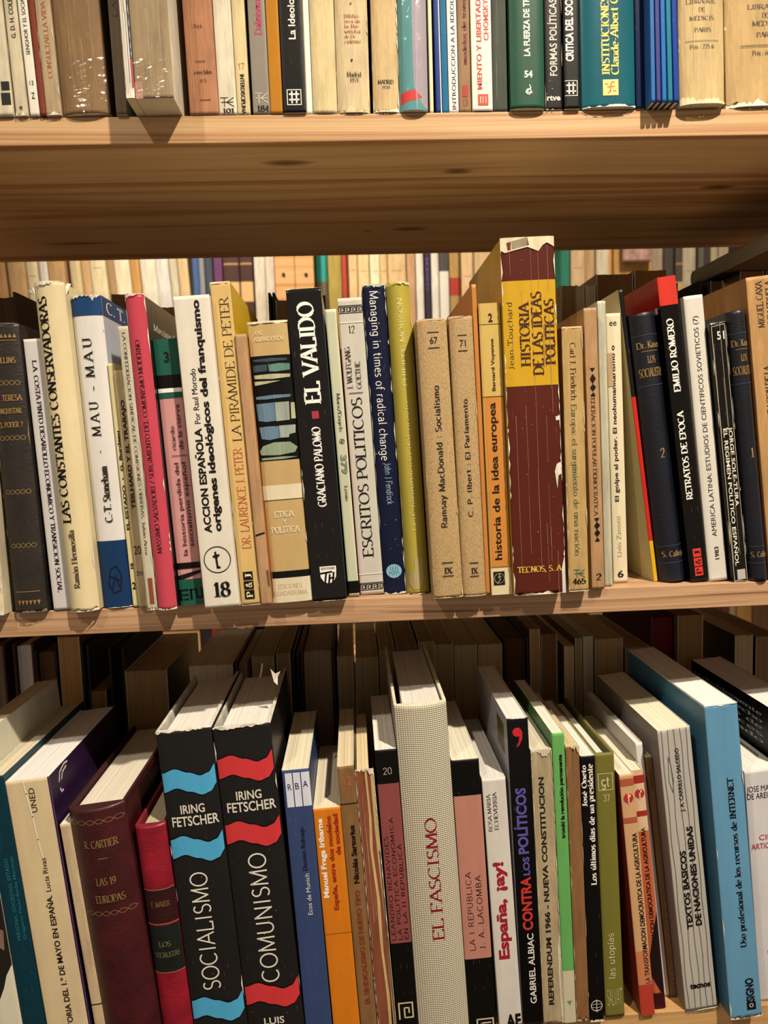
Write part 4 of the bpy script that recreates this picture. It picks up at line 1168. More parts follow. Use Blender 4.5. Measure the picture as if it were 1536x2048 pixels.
mb((1254, 1310, 632, 1319, 1372, 1163), '111729', 'navy grained leather volume LOS SOCIALISTAS in gilt, left of the red-topped black book', 'h', mat='leather', b=.007, deco=_kas('2', 0))
mb((1314, 1350, 556, 1379, 1417, 1165), '17130F', 'tall black paperback with red top, RETRATOS DE EPOCA in white', mat='gloss', left='17130F', deco=[('r', 'D23A2C', 0, 1, 556, 611), ('r', 'A01C18', 0, 1, 556, 616, {'f': 'L'}), ('p', 'CFC6B8', [[(.03 + .07 * i, 612), (.06 + .07 * i, 612), (.06 + .07 * i, 624), (.03 + .07 * i, 624)] for i in range(9)], {'f': 'L', 'n': 'stripe_row'}), ('t', 'EMILIO ROMERO', 'seriff', WH, '^', .24, .6, 638, 780, {'n': 'author_lettering'}), ('t', 'RETRATOS DE EPOCA', 'seriff', WH, '^', .26, .6, 820, 996)] + squares('J&P', 'D23A2C', '17130F', .26, .72, ((1097, 1114), (1116, 1133), (1135, 1153))))
mb((1367, 1408, 594, 1420, 1456, 1163), 'DDD5C4', 'white paperback in crinkled plastic lettered AMERICA LATINA', mat='paper', b=.001, p=6, deco=[('t', 'AMERICA LATINA: ESTUDIOS DE CIENTIFICOS SOVIETICOS (7)', 'sans', '2A2624', '^', .36, .6, 634, 1072), ('t', '1983', 'sansb', '2A2624', '^', .4, .62, 1093, 1119), ('film', 1.0)])
mb((1415, 1449, 648, 1465, 1495, 1164), '1C1916', 'worn black paperback numbered 51, EL REGIMEN POLITICO ESPAÑOL', mat='gloss', edge='D8CDB0', deco=[('s', 'C9BC98', .35, [[(.1, 655), (.93, 652), (.93, 1160), (.1, 1162), (.1, 655)]], {'n': 'rule'}), ('t', '51', 'sansb', 'E2D8C0', '-', .4, .86, 665, 681), ('t', 'JORGE SOLE-TURA', 'sansb', 'E2D8C0', 'v', .58, .82, 853, 1012, {'n': 'author_lettering'}), ('t', 'EL REGIMEN POLITICO ESPAÑOL', 'sansb', 'E2D8C0', 'v', .24, .48, 855, 1132), ('r', 'B8B0A0', .3, .82, 1140, 1160, {'n': 'emblem', 'k': 'ink'}), ('crease', 'C9BC98', (.12, .55, .6)), ('wear', .6, .4, .4, {'c': 'D8CDB0'})])
mb((1448, 1489, 627, 1496, 1534, 1161), '111729', 'navy grained leather volume LOS SOCIALISTAS in gilt, left of the tan parchment book', 'h', mat='leather', b=.007, deco=_kas('1', -5))
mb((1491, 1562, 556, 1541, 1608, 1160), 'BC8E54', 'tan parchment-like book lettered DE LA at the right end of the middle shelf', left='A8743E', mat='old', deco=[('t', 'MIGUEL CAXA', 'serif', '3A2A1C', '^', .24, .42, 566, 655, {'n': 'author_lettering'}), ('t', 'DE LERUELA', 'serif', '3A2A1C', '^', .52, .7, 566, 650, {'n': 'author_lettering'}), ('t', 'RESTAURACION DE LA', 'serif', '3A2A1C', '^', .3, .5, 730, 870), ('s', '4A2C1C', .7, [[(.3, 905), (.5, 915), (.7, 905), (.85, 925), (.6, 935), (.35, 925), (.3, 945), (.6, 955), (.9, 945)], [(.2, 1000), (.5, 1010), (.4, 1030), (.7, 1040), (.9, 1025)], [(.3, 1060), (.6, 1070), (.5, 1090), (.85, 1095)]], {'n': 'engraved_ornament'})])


# ---- lower shelf
def lb(px, spine, label, kind='p', Y=-.004, **k):
    return bk('B', px, spine, label, kind, Y=Y, **k)


lb((-98, -46, 1490, 2, 46, 2048), 'D9D0B4', 'white and black picture-spined book at the left end of the bottom shelf', deco=[('p', '2A2622', [[(0, 1490), (1, 1490), (1, 1930), (.7, 1950), (.5, 1975), (.2, 2000), (0, 2010)]], {'n': 'picture_band', 'k': 'paper'}), ('p', '8A6A58', [[(.5, 1850), (.9, 1860), (.8, 1900), (.55, 1890)]], {'n': 'picture_patch'})])
lb((-41, 11, 1555, 47, 91, 2048), '0A3A46', 'dark teal paperback with faint lettering PERSONA, SOCIEDAD, ESTADO', pages='D8CBAA', D=.15, deco=[('t', 'PERSONA, SOCIEDAD, ESTADO', 'sansb', '1E6A74', '^', .42, .58, 1715, 1878), ('t', 'Gregorio Peces-Barba Martinez', 'sansb', '1E6A74', '^', .68, .82, 1712, 1878, {'n': 'author_lettering'})])
lb((4, 97, 1563, 92, 177, 2048), 'D5BE92', 'thick cream paperback headed UNED with a purple cover and long crease', right='341640', pages='EDE6DA', D=.14, edge='EFE6D2', deco=[('r', '3E1A50', .965, 1, 1563, 2120), ('t', 'UNED', 'sans', '2A2622', '^', .5, .63, 1580, 1627), ('t', 'Lucía Rivas', 'sans', '1E1A18', '^', .52, .63, 1717, 1783, {'n': 'author_lettering'}), ('t', 'HISTORIA DEL 1.º DE MAYO EN ESPAÑA.', 'sansb', '1E1A18', '^', .5, .63, 1791, 2080), ('s', 'EFE2C4', .9, [[(.42, 1567), (.44, 1590), (.5, 1635), (.53, 1680), (.58, 1715)]], {'n': 'crease'}), ('s', 'D9D0D8', 1.5, [[(.1, 1590), (.12, 1575), (.18, 1568), (.22, 1570)], [(.1, 1605), (.11, 1612), (.13, 1612)], [(.13, 1590), (.15, 1580), (.2, 1576)]], {'f': 'R', 'n': 'cover_emblem'})])
lb((119, 140, 1650, 190, 213, 2048), 'CDB288', 'thin tan booklet squeezed beside the maroon leather volume', mat='old', pages='E6DDC8', D=.11, name='booklet', deco=[rule(K, 2008, 0, 1, .8)])
lb((139, 262, 1612, 215, 324, 2048), '4A1218', 'maroon leather volume lettered LAS 19 EUROPAS with gilt bands', 'h', mat='leather', b=.009, D=.15, pages='E2D6BC', gap=(.0015, .001), deco=[gold_band(1636, 6, .03, .97), gold_band(1812, 6, .08, .95), ('t', 'R. CARTIER', 'serifb', '9A7A4A', '-', .25, .82, 1671, 1685, {'k': 'gold'}), rule('9A7A4A', 1706, .46, .62, .6, k='gold'), ('t', 'LAS 19', 'serifb', '9A7A4A', '-', .36, .7, 1743, 1757, {'k': 'gold'}), ('t', 'EUROPAS', 'serifb', '9A7A4A', '-', .3, .8, 1777, 1791, {'k': 'gold'})])
lb((252, 322, 1652, 327, 386, 2048), '8E1226', 'crimson volume LOS SOCIALISTAS with dark red and black-green labels', 'h', mat='leather', b=.004, p=2.6, D=.135, pages='BFAF8C', gap=(.002, .001), deco=[('r', '3E0E14', 0, 1, 1776, 1840, {'n': 'dark_red_label'}), ('r', '12201A', 0, 1, 1845, 1936, {'n': 'green_label'}), rule('C9A86A', 1775, 0, 1, .4, k='gold'), rule('C9A86A', 1842, 0, 1, .4, k='gold'), rule('C9A86A', 1938, 0, 1, .4, k='gold'), ('t', 'F. MÁRER', 'serifb', '8A6A4A', '-', .22, .82, 1798, 1808, {'k': 'gold'}), ('t', 'LOS', 'serifb', '7A7A54', '-', .3, .68, 1876, 1886, {'k': 'gold'}), ('t', 'SOCIALISTAS', 'serifb', '7A7A54', '-', .12, .92, 1897, 1907, {'k': 'gold'})])
for (_px, _c, _tt, _w, _it, _l, _tu, _ty) in (((307, 431, 1461, 389, 493, 2048), '4EA6CC', 'SOCIALISMO', (1560, 1690, 2014), (1605, 1622, 1627, 1646), 'thick black dust jacket with blue wavy bands titled SOCIALISMO', (.29, .6), (1738, 1976)), ((434, 556, 1452, 495, 605, 2048), 'D23A3C', 'COMUNISMO', (1532, 1660, 1985), (1577, 1594, 1598, 1617), 'thick black dust jacket with red wavy bands titled COMUNISMO', (.36, .66), (1700, 1960))):
    lb(_px, '262422', _l, 'h', mat='paper', wear=.002, b=.002, p=4, D=.125, pages='E6DDCC', gap=(.003, .001), hollow=.004, left='3A3632', edge='D9CFBC', group='wave-banded dust jackets', deco=[('w', '0E0D0C', _w[0], 20.5), ('w', '0E0D0C', _w[1], 20.5), ('w', '0E0D0C', _w[2], 20.5), ('w', _c, _w[0], 18.5), ('w', _c, _w[1], 18.5), ('w', _c, _w[2], 18.5), ('t', 'IRING', 'sansb', 'D9CFBC', '-', .28, .72, _it[0], _it[1], {'n': 'author_lettering'}), ('t', 'FETSCHER', 'sansb', 'D9CFBC', '-', .1, .95, _it[2], _it[3], {'n': 'author_lettering'}), ('t', _tt, 'light', 'E2D8C4', '^', _tu[0], _tu[1], _ty[0], _ty[1]), ('wear', 2.4, 0, .06), ('scuff', 'B8AE9C', 16)] + ([('t', 'LUIS', 'sansb', 'D9CFBC', '-', .3, .66, 2032, 2046, {'n': 'author_lettering'}), ('scrap', 1.0, 1395, 24, [(1, 9, 0), (4, 5, 0), (8, 6, 1), (5.5, 2, 1), (5, -4, 0), (2.5, -1, 0)]), ('scrap', .5, 1445, 95, [(-.5, -2, 8), (1.2, 4, 10), (2.2, 9, 12), (3.6, 9, 12), (2.6, 3, 10), (1, -2, 8)])] if _tt[0] == 'C' else []))
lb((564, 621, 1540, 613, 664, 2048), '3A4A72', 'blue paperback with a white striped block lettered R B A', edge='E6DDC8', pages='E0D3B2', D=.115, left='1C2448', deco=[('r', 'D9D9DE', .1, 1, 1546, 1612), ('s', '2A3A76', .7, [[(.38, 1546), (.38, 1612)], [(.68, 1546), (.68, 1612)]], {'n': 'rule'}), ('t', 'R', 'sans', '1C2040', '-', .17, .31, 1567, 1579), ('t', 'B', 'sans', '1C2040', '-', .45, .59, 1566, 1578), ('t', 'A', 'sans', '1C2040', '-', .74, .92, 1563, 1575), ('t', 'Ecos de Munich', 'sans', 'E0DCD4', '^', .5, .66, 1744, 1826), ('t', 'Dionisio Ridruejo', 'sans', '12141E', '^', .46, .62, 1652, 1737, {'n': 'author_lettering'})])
lb((625, 680, 1617, 666, 721, 2048), 'D57A1A', 'bright orange paperback with white and red bold lettering', pages='E2D4B0', D=.11, deco=[('t', 'Manuel Fraga Iribarne', 'sansx', 'F0E6D4', '^', .1, .3, 1637, 1792, {'n': 'author_lettering'}), ('t', 'España, entre dos modelos', 'sansx', 'A02C1C', '^', .44, .62, 1633, 1818), ('t', 'de sociedad', 'sansx', 'A02C1C', '^', .7, .88, 1630, 1710), rule('A85A10', 1864, 0, 1, .3)])
lb((671, 709, 1533, 722, 752, 2048), '8A6234', 'brown paperback numbered 12 with a black and a faded red line of lettering', mat='old', pages='D5C29A', D=.115, deco=[('t', '12', 'sansb', 'B05A3C', '-', .3, .8, 1553, 1571), rule(K, 1606, 0, 1, .7), ('t', 'Nicolás Sartorius', 'sansx', K, '^', .4, .72, 1648, 1763, {'n': 'author_lettering'}), ('t', 'EL SINDICALISMO DE NUEVO TIPO', 'sansx', '8A3E24', '^', .4, .7, 1776, 2006)])
lb((710, 745, 1540, 754, 794, 2048), '8E4A2C', 'battered reddish-brown book with a split and torn spine', mat='old', wear=.006, pages='D9C294', D=.11, edge='E2CE9E', gap=(.001, .003), deco=[('p', 'D0AE74', [[(.5, 1540), (.62, 1540), (.66, 1640), (.58, 1700), (.72, 1800), (.66, 1900), (.78, 2000), (.74, 2120), (.6, 2120), (.62, 1990), (.52, 1880), (.56, 1790), (.44, 1690), (.54, 1630)], [(.8, 1540), (1, 1540), (1, 2120), (.85, 2120), (.9, 1850), (.78, 1660)]], {'n': 'torn_paper', 'k': 'old'}), ('r', '5A4A38', .9, .97, 1700, 2100, {'k': 'old'}), ('crease', 'D9B888', (.1, .3, .45)), ('wear', 4, 0, .9)])
lb((748, 795, 1500, 797, 836, 2048), '151211', 'black and dusty-pink paperback numbered 20 left of the linen volume', pages='E2D9C6', D=.115, deco=[('r', '8E4A46', 0, 1, 1566, 1882), ('t', '20', 'light', 'B0A898', '-', .3, .72, 1535, 1548), ('t', 'LEANDRO BENAVIDES', 'wide', '1E1010', '^', .1, .28, 1668, 1876, {'n': 'author_lettering'}), ('t', 'LA POLITICA ECONOMICA', 'wide', '1E1010', '^', .4, .58, 1632, 1876), ('t', 'EN LA II REPUBLICA', 'wide', '1E1010', '^', .7, .88, 1685, 1876), ('s', 'C9B88C', 1.1, [[(.15, 2036), (.15, 2004), (.8, 2004), (.8, 2034), (.4, 2034), (.4, 2014), (.62, 2014), (.62, 2024)]], {'n': 'emblem'})])
lb((785, 893, 1408, 837, 937, 2048), 'E4D7B8', 'coarse natural linen volume with dark red title EL FASCISMO', 'h', mat='linen', b=.006, D=.15, pages='DDD3C4', gap=(.0045, .001), hollow=.003, deco=[('t', 'EL FASCISMO', 'serif', '8A1626', '^', .41, .63, 1625, 1866)])
lb((902, 958, 1520, 938, 991, 2048), '141211', 'black and salmon paperback titled LA I REPUBLICA', pages='E0D6BA', D=.12, deco=[('r', 'BC7F6C', 0, 1, 1590, 1914), ('t', 'LA I REPUBLICA', 'wide', '20120E', '^', .22, .42, 1740, 1898), ('t', 'J. A. LACOMBA', 'wide', '20120E', '^', .58, .78, 1748, 1896, {'n': 'author_lettering'}), ('s', 'C9B8A0', 1.1, [[(.3, 2060), (.3, 2038), (.9, 2038), (.9, 2050)], [(.45, 2060), (.45, 2046), (.8, 2046)]], {'n': 'emblem'})])
lb((962, 1012, 1558, 1000, 1043, 2048), 'D5CCBE', 'white paperback with bold red title España, ¡ay!', pages='D9D0C2', D=.115, deco=[('t', 'ROSA MARIA', 'serif', '38302C', '^', .14, .3, 1588, 1660, {'n': 'author_lettering'}), ('t', 'ECHEVERRIA', 'serif', '38302C', '^', .4, .56, 1585, 1658, {'n': 'author_lettering'}), ('t', 'España,', 'sansx', 'A31A2C', '^', .2, .66, 1795, 1915), ('t', '¡ay!', 'sansx', 'A31A2C', '^', .2, .66, 1721, 1778), ('t', 'AF', 'sansx', K, '-', .3, .95, 2028, 2056)])
lb((1013, 1055, 1437, 1046, 1087, 2048), '141114', 'black paperback with red comma and CONTRA LOS POLÍTICOS in red and violet', left='B9B4B4', pages='E2DACB', D=.125, mat='gloss', deco=[('o', 'C8242C', .46, 1464, 3.4, 0), ('p', 'C8242C', [[(.6, 1458), (.71, 1466), (.68, 1478), (.52, 1490), (.38, 1493), (.52, 1482), (.56, 1470)]]), ('t', 'POLÍTICOS', 'sansx', '5A5498', '^', .22, .72, 1572, 1702), ('t', 'LOS', 'sansx', '5A5498', '^', .4, .72, 1708, 1745), ('t', 'CONTRA', 'sansx', 'C8342C', '^', .24, .74, 1748, 1855), ('t', 'GABRIEL ALBIAC', 'sansb', 'E0D9CC', '^', .42, .72, 1862, 2005, {'n': 'author_lettering'}), ('r', '6A5A2A', .1, .3, 1460, 1520, {'f': 'L', 'n': 'cover_picture'})])
lb((1060, 1102, 1500, 1088, 1128, 2048), 'B5A07A', 'worn greyish-beige paperback lettered REFERENDUM 1966 NUEVA CONSTITUCION', mat='old', wear=.004, pages='D5C8AC', D=.10, deco=[('t', 'REFERENDUM 1966 - NUEVA CONSTITUCION', 'sansx', '2A241C', '^', .3, .56, 1553, 2008), ('wear', 5, 0, .8, {'c': 'E2D4B4'}), ('p', 'D9CCB0', [[(.86, 1890), (1, 1860), (1, 2060), (.9, 2060), (.84, 1960)]], {'n': 'torn_paper', 'k': 'old'})])
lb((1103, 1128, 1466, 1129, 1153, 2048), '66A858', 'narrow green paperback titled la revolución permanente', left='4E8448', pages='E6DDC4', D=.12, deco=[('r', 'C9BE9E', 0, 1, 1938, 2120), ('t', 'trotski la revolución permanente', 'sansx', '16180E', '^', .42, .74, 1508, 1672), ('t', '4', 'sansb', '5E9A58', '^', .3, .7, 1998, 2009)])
lb((1130, 1160, 1492, 1154, 1178, 2048), '8E6238', 'plain brown paper-covered book with a chipped head', mat='old', wear=.006, pages='CDB68A', D=.115, edge='E2CE9E', deco=[('wear', 5, 0, .3, {'c': 'E2CE9E'})])
lb((1162, 1190, 1512, 1179, 1209, 2042), '151212', 'slim black paperback titled Los últimos días de un presidente', Y=None, pages='E6DDCA', D=.115, deco=[('t', 'José Oneto', 'seriff', 'EDE4D4', '^', .02, .34, 1530, 1610, {'n': 'author_lettering'}), ('t', 'Los últimos días de un presidente', 'seriff', 'EDE4D4', '^', .42, .8, 1528, 1765), ('o', 'E0D8C8', .5, 2010, 4.4, .45), ('o', 'E0D8C8', .5, 2010, 4.4, .3, {'ry': 1.6}), ('s', 'E0D8C8', .4, [[(.5, 1997), (.5, 2023)], [(.3, 2000), (.7, 2000)], [(.3, 2019), (.7, 2019)]], {'n': 'emblem'}), ('wear', 0, 1.8, 0)])
lb((1191, 1230, 1507, 1210, 1249, 2033), '76702E', 'olive-green paperback numbered 37 titled las utopías', Y=None, pages='E2DACB', D=.115, kind='h', b=.0008, p=7, mat='paper', gap=(.0, .003), deco=[('s', 'D5CBA0', .4, [[(.14, 1546), (.86, 1546), (.86, 1578), (.14, 1578), (.14, 1546)]], {'n': 'emblem'}), ('t', 'gt', 'med', 'D5CBA0', '-', .28, .7, 1551, 1571, {'n': 'emblem_lettering'}), ('t', '37', 'light', 'D5CBA0', '-', .34, .68, 1587, 1600), ('t', 'las utopías', 'light', 'DDD4AE', '^', .24, .58, 1862, 1955), ('t', 'SALVAT', 'thin', 'D5CBA0', '-', .1, .88, 1976, 2008)])
for (_px, _c, _k, _l, _lu) in (((1233, 1263, 1550, 1283, 1309, 2031), 'CDA070', 0, 'cream to red paperback on agriculture, nearer of the two alike copies', (.52, .86)), ((1264, 1286, 1541, 1309, 1332, 2017), 'C4623E', 1, 'red and black paperback on agriculture, farther of the two alike copies', (.3, .68))):
    _d = [('t', 'LA TRANSFORMACION DEMOCRATICA DE LA AGRICULTURA', 'sansb', '24160F', '^', _lu[0], _lu[1], 1665 - 12 * _k, 1966 - 20 * _k), ('r', 'A82A24' if _k else 'B0583C', 0, 1, 1559 - 8 * _k, 1572 - 6 * _k), ('r', 'A82A24' if _k else 'B0583C', 0, 1, 1634 - 14 * _k, 1644 - 14 * _k), ('o', 'B8282C', .5, 1596 - 10 * _k, 3.6, 0), ('s', 'D9C09A', .9, [[(.5, 1586 - 10 * _k), (.5, 1607 - 10 * _k)]], {'n': 'emblem'}), ('o', 'D9C09A', .56, 1592 - 10 * _k, 1.2, 0)]
    if _k:
        _d = [('r', 'D9B78C', 0, 1, 1541, 1660), ('p', '2A1214', [[(.3, 1880), (1, 1820), (1, 1990), (.7, 1985), (0, 1950), (0, 1910)]], {'n': 'cover_picture'}), ('r', '4A141C', 0, 1, 1985, 2020)] + _d
    else:
        _d = [('r', 'B8402F', 0, 1, 1968, 2031), ('r', 'C97C54', 0, 1, 1900, 1968)] + _d
    lb(_px, _c, _l, Y=None, left='8A2E24' if not _k else _c, pages='E2D5B6', D=.11, group='two copies of one agriculture paperback', deco=_d)
lb((1268, 1287, 1487, 1330, 1340, 1992), 'DCD6CC', 'thin white booklet behind the agriculture paperbacks', Y=None, pages='E2DACB', D=.115, name='booklet')
lb((1288, 1303, 1515, 1341, 1353, 1995), '7A5A34', 'thin brown booklet with a dark red faded title beside the grey striped book', Y=None, mat='old', pages='CDB68A', D=.11, name='booklet', deco=[('t', 'POLITICA', 'sansb', '6A2A1C', '^', .3, .7, 1540, 1575), ('t', 'Una experiencia', 'serif', 'A8804A', '^', .3, .7, 1800, 1960)])
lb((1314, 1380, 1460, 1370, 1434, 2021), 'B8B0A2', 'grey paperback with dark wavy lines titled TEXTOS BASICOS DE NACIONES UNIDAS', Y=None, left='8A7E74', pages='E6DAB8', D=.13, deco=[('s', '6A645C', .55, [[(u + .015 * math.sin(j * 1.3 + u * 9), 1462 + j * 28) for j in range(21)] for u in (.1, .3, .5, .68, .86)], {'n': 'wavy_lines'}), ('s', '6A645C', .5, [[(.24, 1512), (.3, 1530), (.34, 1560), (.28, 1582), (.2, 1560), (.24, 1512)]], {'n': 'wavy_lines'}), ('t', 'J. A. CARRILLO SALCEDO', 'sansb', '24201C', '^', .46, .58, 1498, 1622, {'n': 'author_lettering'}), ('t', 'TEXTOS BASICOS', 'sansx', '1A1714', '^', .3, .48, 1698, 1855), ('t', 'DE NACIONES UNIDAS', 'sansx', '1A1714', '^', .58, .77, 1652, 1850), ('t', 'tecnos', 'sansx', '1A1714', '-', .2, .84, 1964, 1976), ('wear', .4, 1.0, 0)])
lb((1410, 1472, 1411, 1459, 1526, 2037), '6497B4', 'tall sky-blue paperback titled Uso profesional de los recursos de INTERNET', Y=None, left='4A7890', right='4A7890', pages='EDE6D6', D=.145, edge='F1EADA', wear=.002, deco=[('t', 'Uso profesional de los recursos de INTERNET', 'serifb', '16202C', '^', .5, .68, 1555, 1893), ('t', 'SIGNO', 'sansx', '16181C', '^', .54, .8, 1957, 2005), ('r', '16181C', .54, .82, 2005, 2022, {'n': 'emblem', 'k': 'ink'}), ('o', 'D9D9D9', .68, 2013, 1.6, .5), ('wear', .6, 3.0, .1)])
lb((1488, 1560, 1542, 1520, 1590, 2000), 'D3CCC6', 'white paperback with red capitals CIEN ARTICULOS at the right edge', Y=None, pages='EDE6D6', D=.10, mat='paper', deco=[('t', 'JOSE MARIA', 'sans', '24201E', '-', .03, .9, 1572, 1583, {'n': 'author_lettering'}), ('t', 'DE AREILZA', 'sans', '24201E', '-', .03, .9, 1586, 1597, {'n': 'author_lettering'}), ('t', 'CIEN', 'sans', 'B83248', '-', .28, .8, 1668, 1678), ('t', 'ARTICULOS', 'sans', 'B83248', '-', .05, 1.0, 1684, 1695), ('t', 'Revista', 'serif', 'B83248', '-', .42, .9, 1868, 1876), ('t', 'Occidente', 'serif', 'B83248', '-', .3, .95, 1896, 1904), ('t', 'MADRID', 'serif', '24201E', '-', .4, .9, 1958, 1966)])
lb((1566, 1640, 1432, 1600, 1668, 2000), '131112', 'tall black book with white lines of print on its cover, at the right edge', Y=.0, left='0F0E0F', pages='E6DFD2', D=.145, deco=[('t', x, 'serif', 'B8B4AC', '-', .03, .8, y, y + 8, {'f': 'L', 'n': 'cover_lettering'}) for x, y in (('probablemente', 1452), ('se han hecho', 1466), ('cadenas de', 1480), ('dos veces', 1494), ('entregado', 1508))])

# ------------------------------------------------------------------ the bookcase
def upright(name, x0, x1, y0, y1, z0, z1, parent, mat):
    return link(name, box_mesh(name, x0, x1, y0, y1, z0, z1, .001), parent, mat)


PINE = wood_mat('pine', 'D9AE74', 'A8713C', 1.0, seed=3.1)
case = empty('bookcase', (0, 0, 0))
tag(case, 'open double-sided pine bookcase holding three rows of used books', 'bookcase')
X0, X1 = -0.62, 0.66
seam = at_z(0, 371, SHELF_TOP - BOARD).y
knots_px = [(575, 326, .030, .009), (915, 342, .018, .009), (1436, 374, .024, .009), (820, 458, .030, .010), (735, 462, .008, .003), (160, 487, .060, .007)]
for zi, z in enumerate((SHELF_TOP, SHELF_MID, SHELF_BOT)):
    sh = empty('shelf_board', (0, 0, z - BOARD), parent=case)
    kn = []
    if zi == 0:
        for (px, py, rx, ry) in knots_px:
            q = at_z(px, py, z - BOARD)
            kn.append((q.x, q.y, 0.0, rx, ry))
    for a, b, sd in ((0.0, seam - .0007, 1.7 + zi * 2.3), (seam + .0007, DEPTH, 5.2 + zi * 3.1)):
        m = wood_mat('pine_shelf', ('D6AE7A', 'C89E74', 'D2A468')[zi], ('AC7A4A', '805434', '9E6C3A')[zi], (1.0, 2.6, .8)[zi], kn, sd)
        link('plank', box_mesh('plank', X0, X1, a, b, 0, BOARD, .0006), sh, m)
for x in (X0, X1):
    upright('side_panel', x - .018 if x < 0 else x, x if x < 0 else x + .018, 0.0, DEPTH, 0.0, 2.2, case, PINE)

floor = link('floor', box_mesh('floor', -2.5, 2.5, -2.5, 1.5, -.02, 0.0), None, wood_mat('floor_boards', '9A7048', '6E4A2A', .6, seed=9))
tag(floor, kind='structure')
ceil = link('ceiling', box_mesh('ceiling', -2.5, 2.5, -2.5, 1.5, 2.8, 2.82), None, cover_mat('D9C9AE', 'old'))
tag(ceil, kind='structure')
wall = link('wall_back', box_mesh('wall_back', -2.5, 2.5, 1.46, 1.5, 0.0, 2.8), None, cover_mat('8A6A48', 'old'))
tag(wall, kind='structure')

finish_rows()


# ------------------------------------------------------------------ the rear row: books of the other side, fore-edges towards us
def rear_book(z0, x0, x1, ytop, label, cover, pages, Y=.163, D=None, kind='p', name=None, turn=0.0, gap=(0, 0), tilt=0.0, H=None, group='books of the other side, fore-edges forward'):
    a, c = at_y(x0, ytop, Y), at_y(x1, ytop, Y)
    B = Book()
    B.W, B.H = c.x - a.x, (H or (a.z + c.z) / 2 - z0)
    B.D = D or min(.135, DEPTH + .02 - Y)
    B.kind = kind
    B.t = .002 if kind == 'h' else .0006
    B.ov = .003 if kind == 'h' else 0.0
    B.mat = 'cloth' if kind == 'h' else 'paper'
    B.spine = B.left = B.right = cover
    B.edge = cover if kind == 'h' else 'CDBE9C'
    B.pages, B.b, B.p = pages, (B.W * .1 if kind == 'h' else .0005), (2.4 if kind == 'h' else 9.0)
    B.wear, B.gap, B.bow, B.hollow, B.layer = 0.0, gap, 0.0, (.004 if kind == 'h' else 0.0), 0
    lean = -tilt
    B.root = empty(name or ('hardcover_book' if kind == 'h' else 'paperback_book'), (c.x, Y + B.D, z0 + .0003 + abs(B.W * math.sin(lean)) * (1 if lean > 0 else 0)), (0, lean, math.pi + turn))
    tag(B.root, label, 'book', group)
    book_body(B)
    return B


